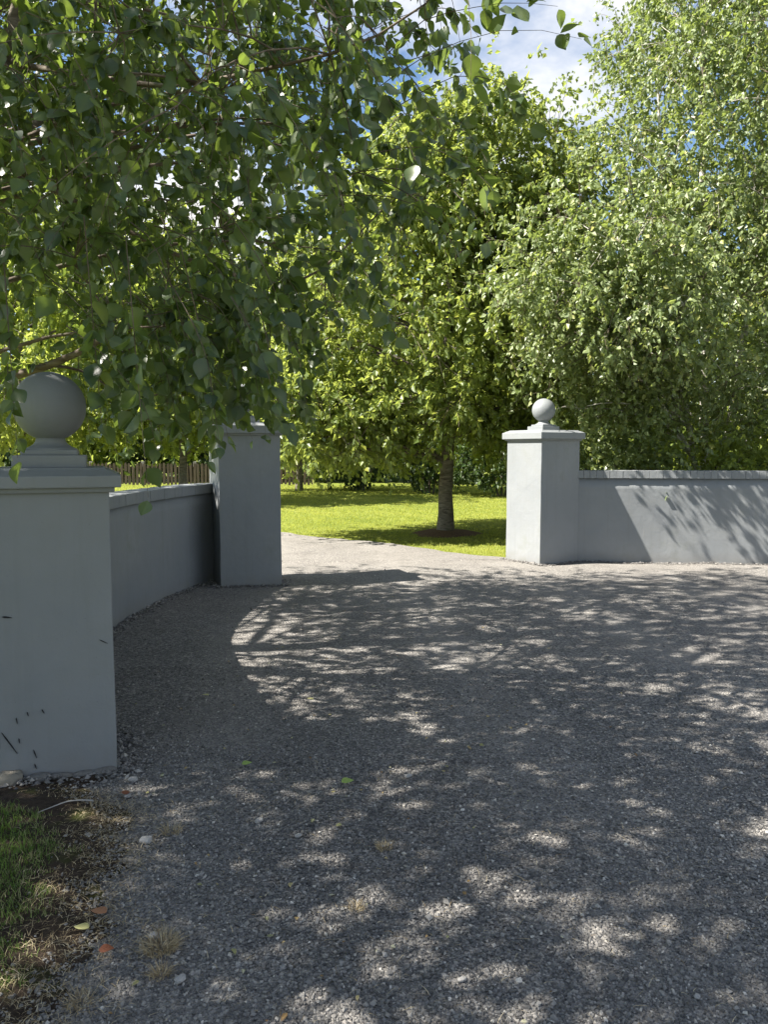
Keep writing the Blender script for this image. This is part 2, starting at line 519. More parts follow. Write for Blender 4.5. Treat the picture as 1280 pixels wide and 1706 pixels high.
near = pillar('short grey pillar with a big ball at the grass edge, nearest the camera', (-1.56, 3.62, 0), R(20), 0.50, 1.315, 0.052, 0.055, 0.160, 1)
s, a = 0.68, R(21)
u = Vector((math.cos(a), math.sin(a), 0)); v_ = Vector((-math.sin(a), math.cos(a), 0))
c = Vector((-1.78, 8.3, 0)) + u * s / 2 + v_ * s / 2
gate_l = pillar('tall shaded grey pillar behind the hanging leaves, where the curved wall ends', c, a, s, 1.66, 0.05, 0.09, 0.158, 2)
a = R(31)
u = Vector((math.cos(a), math.sin(a), 0)); v_ = Vector((-math.sin(a), math.cos(a), 0))
c = Vector((2.03, 9.96, 0)) + u * s / 2 + v_ * s / 2
gate_r = pillar('tall grey pillar with one face in full sun, beside the lawn tree', c, a, s, 1.625, 0.05, 0.085, 0.155, 3)

# wear on the near pillar: footing stones, mortar lip, scuffs
def rock(rng, sx, sy, sz, sub=2, rough=0.18):
    bm = bmesh.new()
    bmesh.ops.create_icosphere(bm, subdivisions=sub, radius=1)
    off = Vector(rng.uniform(-50, 50, 3))
    for v in bm.verts:
        d = 1 + rough * 2 * mnoise.noise(v.co * 1.3 + off) + rough * mnoise.noise(v.co * 3.1 + off)
        p = v.co * d
        p = Vector((math.copysign(abs(p.x) ** 0.75, p.x), math.copysign(abs(p.y) ** 0.75, p.y), math.copysign(abs(p.z) ** 0.75, p.z)))
        v.co = Vector((p.x * sx, p.y * sy, p.z * sz))
    return bm
rng = np.random.RandomState(5)
for (x, y, z, sx, sy, sz, rz, mt) in ((-0.195, -0.262, 0.045, 0.058, 0.045, 0.042, 0.1, FOOT), (-0.082, -0.266, 0.032, 0.055, 0.035, 0.030, -0.15, MORTAR),
                                      (0.015, -0.262, 0.024, 0.06, 0.026, 0.024, 0.15, MORTAR), (0.105, -0.256, 0.020, 0.055, 0.022, 0.022, 0.1, MORTAR),
                                      (0.19, -0.252, 0.020, 0.06, 0.028, 0.026, 0.1, MORTAR), (0.245, -0.20, 0.016, 0.025, 0.05, 0.028, 0.0, MORTAR)):
    o = from_bm('footing_stone', rock(rng, sx, sy, sz), mt, near)
    o.location = (x, y, z)
    o.rotation_euler = (rng.uniform(-.2, .2), rng.uniform(-.2, .2), rz)
def scuff(x0, z0, x1, z1, w):
    bm = bmesh.new()
    d = Vector((x1 - x0, 0, z1 - z0)); n = Vector((-d.z, 0, d.x)).normalized()
    y = -0.2548
    pts = []
    for t, q in ((0, 0.2), (0.25, 1), (0.6, 0.8), (1, 0.05)):
        p = Vector((x0, y, z0)) + d * t
        pts.append((p - n * w * q, p + n * w * q))
    A = [[bm.verts.new(p + Vector((0, yy, 0))) for p in pr] for pr in pts for yy in (0,)]
    B = [[bm.verts.new(p + Vector((0, 0.006, 0))) for p in pr] for pr in pts]
    for i in range(3):
        bm.faces.new((A[i][0], A[i + 1][0], A[i + 1][1], A[i][1]))
        bm.faces.new((A[i][0], B[i][0], B[i + 1][0], A[i + 1][0]))
        bm.faces.new((A[i][1], A[i + 1][1], B[i + 1][1], B[i][1]))
    from_bm('scratch', bm, SCRATCH, near)
for q in ((-0.244, 0.30, -0.236, 0.19, 0.004), (-0.225, 0.26, -0.165, 0.155, 0.0025), (-0.10, 0.165, -0.088, 0.125, 0.002), (-0.098, 0.10, -0.09, 0.075, 0.002),
          (-0.165, 0.32, -0.16, 0.29, 0.002), (-0.158, 0.225, -0.154, 0.20, 0.002), (-0.12, 0.34, -0.115, 0.32, 0.0018), (-0.152, 0.06, -0.138, 0.035, 0.004),
          (-0.205, 0.775, -0.165, 0.768, 0.004), (-0.06, 0.345, -0.05, 0.325, 0.002), (0.19, 0.64, 0.225, 0.62, 0.0018), (-0.215, 0.055, -0.19, 0.045, 0.007)):
    scuff(*q)

# ------------------------------------------------------------------ wing walls with brick-on-edge coping
def wing_wall(label, path, h, rs):
    root = empty('garden_wall', (path[0][0], path[0][1], 0))
    tag(root, label, 'wall', 'rendered walls beside the gateway', 'thing')
    base = Vector((path[0][0], path[0][1], 0))
    pts = interp_path(path, 0.12)
    bm = bmesh.new()
    T = 0.11
    prev = None
    hb = h - 0.10
    for i, p in enumerate(pts):
        d = (pts[min(i + 1, len(pts) - 1)] - pts[max(i - 1, 0)]).normalized()
        n = Vector((-d.y, d.x, 0))
        q = p - base
        ring = []
        for sd in (-1, 1):
            col = []
            for z in np.linspace(-0.1, hb, 9):
                w = mnoise.noise(Vector((p.x * 1.5, p.y * 1.5, z * 1.5 + rs))) * 0.006
                col.append(bm.verts.new(q + n * (sd * T + w) + Vector((0, 0, z))))
            ring.append(col)
        if prev:
            for k in range(8):
                bm.faces.new((prev[0][k], ring[0][k], ring[0][k + 1], prev[0][k + 1]))
                bm.faces.new((ring[1][k], prev[1][k], prev[1][k + 1], ring[1][k + 1]))
            bm.faces.new((prev[0][8], ring[0][8], ring[1][8], prev[1][8]))
        else:
            bm.faces.new(ring[0] + ring[1][::-1])
        prev = ring
    bm.faces.new((prev[0] + prev[1][::-1])[::-1])
    from_bm('wall_face', bm, PAINT, root, True)
    # bricks
    bm = bmesh.new()
    bev_box(bm, -0.040, 0.040, -T - 0.028, T + 0.028, 0, 0.103, 0.0035)
    bme = bpy.data.meshes.new('coping_brick')
    bm.to_mesh(bme); bm.free()
    bme.materials.append(PAINT)
    cp = interp_path(path, 0.0865)
    rng = np.random.RandomState(rs)
    for i in range(len(cp) - 1):
        m = (cp[i] + cp[i + 1]) / 2 - base
        d = cp[i + 1] - cp[i]
        o = link('coping_brick', bme, None, root)
        o.location = (m.x, m.y, hb - 0.002 + rng.uniform(-0.001, 0.0015))
        o.rotation_euler = (rng.uniform(-.008, .008), rng.uniform(-.01, .01), math.atan2(d.y, d.x) + rng.uniform(-.012, .012))
        k = (d.length - rng.uniform(0.0015, 0.003)) / 0.080
        o.scale = (k, 1 + rng.uniform(-.015, .015), 1)
    return root
wing_wall('curved shaded grey wall with brick coping running between two pillars', WL, 1.115, 7)
wing_wall('long grey wall with brick coping and leaf-shaped sun flecks under the birch', WR, 1.225, 9)

# ------------------------------------------------------------------ vegetation engine
def unit(a):
    return a / np.maximum(np.linalg.norm(a, axis=-1, keepdims=True), 1e-9)

def tubes(P, Rd, S=6):
    """P (N,K,3), Rd (N,K) -> verts, quads"""
    N, K, _ = P.shape
    T = unit(np.gradient(P, axis=1))
    ref = np.where(np.abs(T[..., 2:3]) > 0.9, np.array([1.0, 0, 0]), np.array([0, 0, 1.0]))
    A = unit(np.cross(T, ref)); B = np.cross(T, A)
    ang = np.arange(S) * 2 * np.pi / S
    V = P[:, :, None, :] + Rd[:, :, None, None] * (np.cos(ang)[None, None, :, None] * A[:, :, None, :] + np.sin(ang)[None, None, :, None] * B[:, :, None, :])
    idx = np.arange(N * K * S).reshape(N, K, S)
    q = np.stack([idx[:, :-1], np.roll(idx, -1, 2)[:, :-1], np.roll(idx, -1, 2)[:, 1:], idx[:, 1:]], -1).reshape(-1, 4)
    return V.reshape(-1, 3), q

class Bag:
    def __init__(s): s.V = []; s.F = {}; s.n = 0; s.T = []
    def add(s, V, *Fs, tint=None):
        for f in Fs:
            s.F.setdefault(f.shape[1], []).append(f + s.n)
        s.V.append(V); s.n += len(V)
        if tint is not None: s.T.append(tint)
    def mesh(s, name, smooth=False):
        return np_mesh(name, np.concatenate(s.V), [np.concatenate(f) for f in s.F.values()], np.concatenate(s.T) if s.T else None, smooth)

def leaf_template(kind):
    """leaf along +Y from 0 to 1, face up +Z"""
    if kind == 'far':
        V = np.array([(0, 0, 0), (-0.36, 0.42, 0.10), (0.36, 0.42, 0.10), (0, 1, -0.08)], float)
        return V, [np.array([(0, 2, 3), (0, 3, 1)])]
    if kind == 'mid':
        V = np.array([(0, 0, 0), (-0.34, 0.28, 0.07), (0, 0.3, 0.0), (0.34, 0.28, 0.07), (-0.27, 0.66, 0.03), (0, 0.66, -0.04), (0.27, 0.66, 0.03), (0, 1, -0.16)], float)
        return V, [np.array([(0, 3, 2), (0, 2, 1), (5, 6, 7), (4, 5, 7)]), np.array([(2, 3, 6, 5), (1, 2, 5, 4)])]
    ts = [0.0, 0.10, 0.24, 0.40, 0.56, 0.72, 0.86, 1.0]
    ws = [0.0, 0.24, 0.365, 0.39, 0.33, 0.22, 0.10, 0.0]
    V = [(0, 0, 0)]
    for t, w in list(zip(ts, ws))[1:-1]:
        sag = -0.22 * t * t
        V += [(-w, t + 0.02, sag + 0.22 * w), (0, t, sag), (w, t + 0.02, sag + 0.20 * w)]
    V.append((0, 1, -0.25))
    n = len(V) - 1
    T3 = [(0, 3, 2), (0, 2, 1), (n - 2, n - 1, n), (n - 3, n - 2, n)]
    Q = []
    for i in range(5):
        a = 1 + 3 * i
        Q += [(a + 1, a + 2, a + 5, a + 4), (a, a + 1, a + 4, a + 3)]
    return np.array(V, float), [np.array(T3), np.array(Q)]

RIB = {'near': np.array([0.3] + [-0.08, 0.3, -0.08] * 6 + [0.1]), 'mid': np.array([0.2, -0.05, 0.2, -0.05, -0.05, 0.2, -0.05, 0.05])}
def leaf_frames(D, Nn):
    Y = unit(D); X = unit(np.cross(Y, Nn)); Z = np.cross(X, Y)
    return X, Y, Z

def put_leaves(bag, kind, P, D, Nn, size, tint):
    V, Fs = leaf_template(kind)
    X, Y, Z = leaf_frames(D, Nn)
    W = P[:, None, :] + size[:, None, None] * (V[None, :, 0:1] * X[:, None] + V[None, :, 1:2] * Y[:, None] + V[None, :, 2:3] * Z[:, None])
    M, k = len(P), len(V)
    bag.add(W.reshape(-1, 3), *[(np.arange(M)[:, None, None] * k + f[None]).reshape(-1, f.shape[1]) for f in Fs], tint=np.clip(np.repeat(tint, k) + np.tile(RIB.get(kind, np.zeros(k)), M), 0, 1))

def ell_points(rng, ells, n):
    """ells: (centre, radii, weight, inner share) -> points spread through the shells"""
    w = np.array([e[2] for e in ells], float); w /= w.sum()
    pick = rng.choice(len(ells), n, p=w)
    d = unit(rng.normal(size=(n, 3)))
    c_ = np.array([e[0] for e in ells])[pick]; r_ = np.array([e[1] for e in ells])[pick]; lo = np.array([e[3] for e in ells])[pick]
    rad = (lo ** 3 + (1 - lo ** 3) * rng.uniform(size=n)) ** (1 / 3)
    return c_ + d * r_ * rad[:, None]

def nearest(Q, nodes, bias=None):
    out = np.empty(len(Q), int)
    for i in range(0, len(Q), 400):
        d = ((Q[i:i + 400, None, :] - nodes[None]) ** 2).sum(-1)
        d = np.sqrt(d)
        if bias is not None:
            d = d + bias(Q[i:i + 400], nodes)
        out[i:i + 400] = d.argmin(1)
    return out

def bez(p0, p1, p2, p3, K):
    t = np.linspace(0, 1, K)[None, :, None]
    return (1 - t) ** 3 * p0[:, None] + 3 * (1 - t) ** 2 * t * p1[:, None] + 3 * (1 - t) * t * t * p2[:, None] + t ** 3 * p3[:, None]

def poly_smooth(pts, K):
    pts = np.array(pts, float)
    s = np.concatenate([[0], np.cumsum(np.linalg.norm(np.diff(pts, axis=0), axis=1))])
    t = np.linspace(0, s[-1], K * 3)
    P = np.stack([np.interp(t, s, pts[:, i]) for i in range(3)], 1)
    for _ in range(K // 2 + 2):
        P[1:-1] = (P[:-2] + 2 * P[1:-1] + P[2:]) / 4
    return P[::3][:K] if K * 3 > K else P

def tree(name, label, cat, group, base, stems, ells, counts, leaf, mats, rs, droop=0.5, twig_len=0.6, leafdir=(0.3, 0.3, 0.6), flat=0.6,
         keep=None, extra=(), near_cut=None, part300=False, up=0.35, limb_r=0.035, twig_r=0.0035, twig_tubes=True, tint_by=None, sprays=(), clump=0.75, clump_s=0.3):
    """stems: list of (points, r0, r1); counts = (limbs, boughs, twigs, leaves per twig); leaf = (size, spread, kind)"""
    rng = np.random.RandomState(rs)
    root = empty(name, base)
    tag(root, label, cat, group)
    off = np.array(base, float)
    bark, leafm = mats
    wood = Bag(); fine = Bag(); crown = Bag()
    nodes = []; nrad = []
    for pts, r0, r1 in stems:
        K = 16
        P = poly_smooth(pts, K)
        P[1:-1] += rng.normal(size=(K - 2, 3)) * r0 * 0.14
        rr = np.linspace(r0, r1, K); rr[0] *= 1.28; rr[1] *= 1.06
        Vv, q = tubes(P[None], rr[None], 12)
        wood.add(Vv, q)
        nodes.append(P[3:]); nrad.append(rr[3:])
    nodes = np.concatenate(nodes); nrad = np.concatenate(nrad)
    n1, n2, n3, lp = counts
    def sample(n):
        got = np.zeros((0, 3))
        for _ in range(40):
            p = ell_points(rng, ells, n * 2)
            if keep is not None:
                p = p[keep(p)]
            got = np.concatenate([got, p])
            if len(got) >= n: break
        return got[:n]
    # limbs
    T1 = sample(n1)
    def b1(q, nd):
        hd = np.linalg.norm(q[:, None, :2] - nd[None, :, :2], axis=-1)
        dz = q[:, None, 2] - nd[None, :, 2]
        return np.abs(dz - up * hd) * 1.2
    k = nearest(T1, nodes, b1)
    S0 = nodes[k]; dd = T1 - S0; Lg = np.linalg.norm(dd, axis=1, keepdims=True)
    c1 = S0 + dd * 0.35 + np.array([0, 0, 1]) * Lg * 0.10 + rng.normal(size=S0.shape) * Lg * 0.06
    c2 = S0 + dd * 0.72 + np.array([0, 0, 1]) * Lg * 0.10 + rng.normal(size=S0.shape) * Lg * 0.06
    P1 = bez(S0, c1, c2, T1, 9)
    r1_ = np.minimum(nrad[k] * 0.6, limb_r * (0.5 + Lg[:, 0] * 0.28))[:, None] * np.linspace(1, 0.22, 9)[None]
    Vv, q = tubes(P1, r1_, 7); wood.add(Vv, q)
    nd2 = [P1[:, 2:].reshape(-1, 3)]; nr2 = [r1_[:, 2:].ravel()]
    for pts, r0, r1 in extra:
        P = poly_smooth(pts, 12)
        rr = np.linspace(r0, r1, 12)
        Vv, q = tubes(P[None], rr[None], 8); wood.add(Vv, q)
        nd2.append(P); nr2.append(rr)
    nodes2 = np.concatenate(nd2); nrad2 = np.concatenate(nr2)
    # boughs
    T2 = sample(n2)
    k = nearest(T2, nodes2)
    S0 = nodes2[k]; dd = T2 - S0; Lg = np.linalg.norm(dd, axis=1, keepdims=True)
    P2 = bez(S0, S0 + dd * 0.33 + np.array([0, 0, 0.10]) * Lg + rng.normal(size=S0.shape) * Lg * 0.07, S0 + dd * 0.7 + np.array([0, 0, 0.08]) * Lg + rng.normal(size=S0.shape) * Lg * 0.07, T2, 7)
    r2_ = np.minimum(nrad2[k] * 0.7, 0.006 + 0.008 * Lg[:, 0])[:, None] * np.linspace(1, 0.35, 7)[None]
    Vv, q = tubes(P2, r2_, 5); wood.add(Vv, q)
    nodes3 = np.concatenate([nodes2, P2[:, 1:].reshape(-1, 3)])
    # twigs
    cl = int(n3 * clump)
    T3 = T2[rng.randint(0, len(T2), cl)] + rng.normal(size=(cl, 3)) * clump_s
    if keep is not None:
        T3 = T3[keep(T3)]
    T3 = np.concatenate([T3, sample(n3 - cl)])
    k = nearest(T3, nodes3)
    S0 = nodes3[k]; dd = T3 - S0; Lg = np.linalg.norm(dd, axis=1, keepdims=True)
    hdir = dd.copy(); hdir[:, 2] *= 0.3; hdir = unit(hdir + rng.normal(size=hdir.shape) * 0.35)
    tl = twig_len * rng.uniform(0.55, 1.25, (len(T3), 1))
    E = T3 + hdir * tl * (1 - droop) + np.array([0, 0, -1.0]) * tl * droop * rng.uniform(0.5, 1.2, (len(T3), 1))
    P3 = bez(S0, S0 + dd * 0.6 + np.array([0, 0, 0.12]) * Lg, T3 + hdir * tl * 0.25 + np.array([0, 0, 0.05]) * tl, E, 8)
    if len(sprays):
        P3 = np.concatenate([P3, np.stack([poly_smooth(p, 8) for p in sprays])])
    if twig_tubes:
        Q3 = P3 if part300 else P3[::2][:, [0, 3, 5, 7]]
        Vv, q = tubes(Q3, twig_r * np.linspace(1.3, 0.4, Q3.shape[1])[None] * np.ones((len(Q3), 1)), 3); fine.add(Vv, q)
    # leaves along the outer part of each twig
    n = len(P3)
    tt = np.sort(rng.uniform(0.28, 1.0, (n, lp)), axis=1)
    tt[:, -1] = 1.0
    f = tt * 7; i0 = np.clip(f.astype(int), 0, 6); fr = (f - i0)[..., None]
    ar = np.arange(n)[:, None]
    LP = P3[ar, i0] * (1 - fr) + P3[ar, i0 + 1] * fr
    TD = unit(P3[ar, i0 + 1] - P3[ar, i0])
    side = unit(np.cross(TD, unit(rng.normal(size=TD.shape))))
    a_out, a_tw, a_dn = leafdir
    LD = unit(side * a_out * rng.uniform(0.5, 1.5, TD.shape[:2] + (1,)) + TD * a_tw + np.array([0, 0, -1.0]) * a_dn * rng.uniform(0.4, 1.5, TD.shape[:2] + (1,)))
    LN = unit(np.array([0, 0, 1.0]) * flat + rng.normal(size=TD.shape) * (1 - flat * 0.55))
    LP = LP.reshape(-1, 3); LD = LD.reshape(-1, 3); LN = LN.reshape(-1, 3)
    size, spread, kind = leaf
    sz = size * np.clip(rng.normal(1, spread, len(LP)), 0.45, 1.6)
    if len(sprays):
        sz[-len(sprays) * lp:] *= 1.18
    pet = sz * 0.28
    LP = LP + LD * pet[:, None] * 0.6
    ti = np.clip(rng.normal(0.45, 0.27, len(LP)), 0, 1)
    if tint_by is not None:
        ti = np.clip(ti + tint_by(LP), 0, 1)
    if part300:
        # leaves nearest the drive: fully shaped; the 300 that show largest are parts of their own
        rel = LP - np.array([0, 0, EYE])
        fw = rel[:, 1] * math.cos(PITCH) - rel[:, 2] * math.sin(PITCH)
        upv = rel[:, 1] * math.sin(PITCH) + rel[:, 2] * math.cos(PITCH)
        vis = (fw > 0.3) & (np.abs(rel[:, 0] / fw) < 0.51) & (np.abs(upv / fw) < 0.68)
        score = np.where(vis, sz / np.maximum(fw, .3), 0)
        order = np.argsort(-score)
        top = order[:300]
        rest_near = order[300:][score[order[300:]] > 0.0075]
        rest_far = order[300:][(score[order[300:]] <= 0.0075) & (score[order[300:]] > 0)]
        unseen = order[score[order] <= 0]
        variants = []
        for j in range(6):
            b = Bag()
            put_leaves(b, 'near', np.zeros((1, 3)), np.array([[0, 1.0, 0]]), np.array([[0, 0, 1.0]]), np.ones(1), np.array([j / 6 + 0.08]))
            me = b.mesh('leaf', True)
            # bend each variant a little differently
            for v in me.vertices:
                v.co.z += (j - 2.5) * 0.035 * math.sin(3 * v.co.y + j) + 0.02 * math.sin(9 * v.co.y + 2 * j) * (1 if v.co.x > 0 else -1)
                v.co.x *= 1 + 0.07 * math.sin(j * 2.1)
            me.materials.append(leafm)
            variants.append(me)
        X, Y, Z = leaf_frames(LD[top], LN[top])
        for j, i in enumerate(top):
            o = link('leaf', variants[j % 6], None, root)
            Mx = Matrix(((X[j][0], Y[j][0], Z[j][0]), (X[j][1], Y[j][1], Z[j][1]), (X[j][2], Y[j][2], Z[j][2]))) * float(sz[i])
            M4 = Mx.to_4x4()
            M4.translation = Vector(LP[i] - off)
            o.matrix_local = M4
        put_leaves(crown, 'near', LP[rest_near], LD[rest_near], LN[rest_near], sz[rest_near], ti[rest_near])
        put_leaves(crown, 'far', LP[unseen], LD[unseen], LN[unseen], sz[unseen] * 1.1, ti[unseen])
        put_leaves(crown, 'mid', LP[rest_far], LD[rest_far], LN[rest_far], sz[rest_far], ti[rest_far])
    else:
        put_leaves(crown, kind, LP, LD, LN, sz, ti)
    def fin(bag, nm, mt, smooth, kindtag=None):
        if not bag.V: return
        bag.V = [x - off for x in bag.V]
        o = link(nm, bag.mesh(nm, smooth), mt, root)
        if kindtag: o['kind'] = kindtag
    fin(wood, 'trunk', bark, True)
    fin(fine, 'twigs', TWIGM, False, 'stuff')
    fin(crown, 'crown', leafm, False, 'stuff')
    return root

def stem(x, y, h, lean=(0, 0), z0=-0.1, bend=0.0):
    return [(x, y, z0), (x + lean[0] * 0.3 + bend, y + lean[1] * 0.3, h * 0.33), (x + lean[0] * 0.7, y + lean[1] * 0.7 + bend, h * 0.7), (x + lean[0], y + lean[1], h)]

# --- near birch whose branches hang over the drive (trunk just outside the picture)
RT = np.random.RandomState(99)
def side_sprays():
    """long drooping sprays along the drive side of the crown"""
    out = []
    for _ in range(40):
        x0, y0 = RT.uniform(-1.75, -0.15), RT.uniform(2.75, 4.2)
        x1, y1 = x0 + RT.uniform(0.1, 0.4), y0 - RT.uniform(0.0, 0.2)
        z1 = EYE + max(0.02, 0.18 * y1 + 1.10 * x1) + RT.uniform(0, 1.0)
        if x1 < -0.34 * y1: z1 = max(z1, EYE + 0.55)
        z0 = z1 + RT.uniform(0.4, 0.7)
        out.append([(x0, y0, z0), ((x0 * 2 + x1) / 3, (y0 * 2 + y1) / 3, z0 - 0.08 * (z0 - z1)), ((x0 + 3 * x1) / 4, (y0 + 3 * y1) / 4, z0 - 0.5 * (z0 - z1)), (x1, y1, z1)])
    for _ in range(34):
        y1 = RT.uniform(2.8, 4.6); x1 = RT.uniform(-0.35 * y1, -0.42)
        z1 = EYE + RT.uniform(-0.09, 0.30); z0 = z1 + RT.uniform(0.45, 0.75); x0 = x1 - RT.uniform(0.1, 0.35)
        out.append([(x0, y1 + 0.1, z0), ((x0 + x1) / 2, y1 + 0.05, z0 - 0.12), (x1, y1, z1 + 0.2), (x1 + 0.03, y1, z1)])
    return out
def keep_near(p):
    x, y, z = p[:, 0], p[:, 1], p[:, 2]
    d = np.maximum(y, 0.1)
    inside = (y > 0) & (np.abs(x) < 0.56 * d) & (z < EYE + 0.62 * d)
    ok = (z > EYE + 0.02 + 0.18 * d + 1.10 * x) & (z > EYE + 0.06) & (x < 0.11 * d) & (y > 2.3)
    clear_head = ~((np.abs(x) < 1.3) & (np.abs(y) < 2.2) & (z < 4.2))
    thin = RT.uniform(size=len(x)) < np.where(y < 4.7, 0.70, 0.66)
    ball = (y < 3.75) & (x > -0.53 * d) & (x < -0.37 * d) & (z < EYE + 0.62)
    return np.where(inside, ok & thin & ~ball, True) & clear_head
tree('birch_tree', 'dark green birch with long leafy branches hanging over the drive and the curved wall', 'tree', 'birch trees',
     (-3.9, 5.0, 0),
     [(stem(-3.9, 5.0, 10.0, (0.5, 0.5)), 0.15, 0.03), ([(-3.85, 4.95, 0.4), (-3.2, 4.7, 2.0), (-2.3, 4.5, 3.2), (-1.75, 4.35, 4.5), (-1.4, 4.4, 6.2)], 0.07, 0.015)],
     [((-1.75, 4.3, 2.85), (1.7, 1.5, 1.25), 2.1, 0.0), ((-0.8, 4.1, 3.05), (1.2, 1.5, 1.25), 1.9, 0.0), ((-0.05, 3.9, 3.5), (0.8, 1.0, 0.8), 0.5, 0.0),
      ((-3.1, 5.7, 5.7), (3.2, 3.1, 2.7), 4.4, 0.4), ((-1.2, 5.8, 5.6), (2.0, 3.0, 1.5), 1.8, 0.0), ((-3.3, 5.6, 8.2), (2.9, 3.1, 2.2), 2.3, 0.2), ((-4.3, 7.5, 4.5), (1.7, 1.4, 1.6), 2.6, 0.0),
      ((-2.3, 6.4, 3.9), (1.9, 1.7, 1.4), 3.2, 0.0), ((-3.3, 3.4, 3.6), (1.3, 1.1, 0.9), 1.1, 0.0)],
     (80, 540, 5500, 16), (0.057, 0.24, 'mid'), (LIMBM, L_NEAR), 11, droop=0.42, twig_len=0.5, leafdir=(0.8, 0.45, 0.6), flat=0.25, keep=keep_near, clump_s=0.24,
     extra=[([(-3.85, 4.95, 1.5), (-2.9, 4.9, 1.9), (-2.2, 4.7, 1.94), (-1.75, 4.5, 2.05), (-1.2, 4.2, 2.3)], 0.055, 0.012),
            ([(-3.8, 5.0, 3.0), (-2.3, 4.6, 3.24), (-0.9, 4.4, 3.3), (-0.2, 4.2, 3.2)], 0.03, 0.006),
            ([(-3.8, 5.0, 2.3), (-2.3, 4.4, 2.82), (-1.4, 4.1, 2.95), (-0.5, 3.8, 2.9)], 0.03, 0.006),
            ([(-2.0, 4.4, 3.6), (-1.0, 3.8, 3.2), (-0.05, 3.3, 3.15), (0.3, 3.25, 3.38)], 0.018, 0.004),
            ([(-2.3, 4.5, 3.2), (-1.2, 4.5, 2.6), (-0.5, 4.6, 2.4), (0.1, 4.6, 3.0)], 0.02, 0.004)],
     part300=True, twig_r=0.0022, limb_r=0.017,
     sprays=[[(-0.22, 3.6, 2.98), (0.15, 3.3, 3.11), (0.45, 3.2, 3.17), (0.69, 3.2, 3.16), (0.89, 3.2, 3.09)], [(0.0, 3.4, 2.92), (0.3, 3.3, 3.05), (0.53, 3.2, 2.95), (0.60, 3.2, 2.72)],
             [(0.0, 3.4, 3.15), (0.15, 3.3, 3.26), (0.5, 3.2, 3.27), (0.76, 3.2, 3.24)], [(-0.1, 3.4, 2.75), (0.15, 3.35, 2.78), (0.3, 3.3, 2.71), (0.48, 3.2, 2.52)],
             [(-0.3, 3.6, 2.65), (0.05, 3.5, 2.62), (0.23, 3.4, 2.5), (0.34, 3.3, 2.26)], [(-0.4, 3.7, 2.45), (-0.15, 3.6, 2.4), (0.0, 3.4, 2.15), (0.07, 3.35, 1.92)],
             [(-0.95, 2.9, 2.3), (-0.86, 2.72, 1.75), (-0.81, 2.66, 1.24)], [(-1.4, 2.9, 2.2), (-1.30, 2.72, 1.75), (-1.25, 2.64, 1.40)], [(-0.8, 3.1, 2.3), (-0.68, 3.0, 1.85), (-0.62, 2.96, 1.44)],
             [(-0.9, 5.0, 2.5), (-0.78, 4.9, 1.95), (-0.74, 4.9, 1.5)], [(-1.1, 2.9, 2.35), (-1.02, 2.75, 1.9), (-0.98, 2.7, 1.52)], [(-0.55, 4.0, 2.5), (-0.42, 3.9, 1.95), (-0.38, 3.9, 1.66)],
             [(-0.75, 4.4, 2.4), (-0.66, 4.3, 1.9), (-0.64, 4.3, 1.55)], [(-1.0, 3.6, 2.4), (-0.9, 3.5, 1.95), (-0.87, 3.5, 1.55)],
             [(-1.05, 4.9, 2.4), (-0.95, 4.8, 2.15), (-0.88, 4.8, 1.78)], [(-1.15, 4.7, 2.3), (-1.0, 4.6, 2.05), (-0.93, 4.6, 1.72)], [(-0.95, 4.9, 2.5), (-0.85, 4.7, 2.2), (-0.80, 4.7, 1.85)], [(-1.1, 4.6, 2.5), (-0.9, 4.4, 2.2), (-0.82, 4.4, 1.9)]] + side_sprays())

# --- tree on the lawn
tree('lawn_tree', 'round leafy tree with a grey banded trunk standing on the lawn', 'tree', None, (1.12, 14.0, 0),
     [(stem(1.12, 14.0, 6.8, (0.1, 0.1), -0.1, 0.03), 0.14, 0.03)],
     [((0.8, 14.0, 3.9), (2.95, 2.7, 2.7), 5, 0.5), ((1.5, 14.0, 6.0), (2.2, 2.0, 1.8), 3.2, 0.35), ((2.5, 13.8, 4.3), (1.4, 1.6, 1.5), 0.9, 0.2), ((-0.9, 13.4, 2.0), (1.4, 1.2, 0.85), 1.7, 0.1), ((2.0, 13.6, 2.3), (1.2, 1.1, 0.8), 0.8, 0.2)],
     (60, 460, 7600, 15), (0.098, 0.22, 'far'), (GREYM, L_LIME), 21, droop=0.42, twig_len=0.55, leafdir=(0.7, 0.5, 0.45), flat=0.62,
     keep=lambda p: (p[:, 2] > 1.28) & ~((np.hypot(p[:, 0] - 1.12, p[:, 1] - 14) < 0.6) & (p[:, 2] < 1.9)), up=0.3)

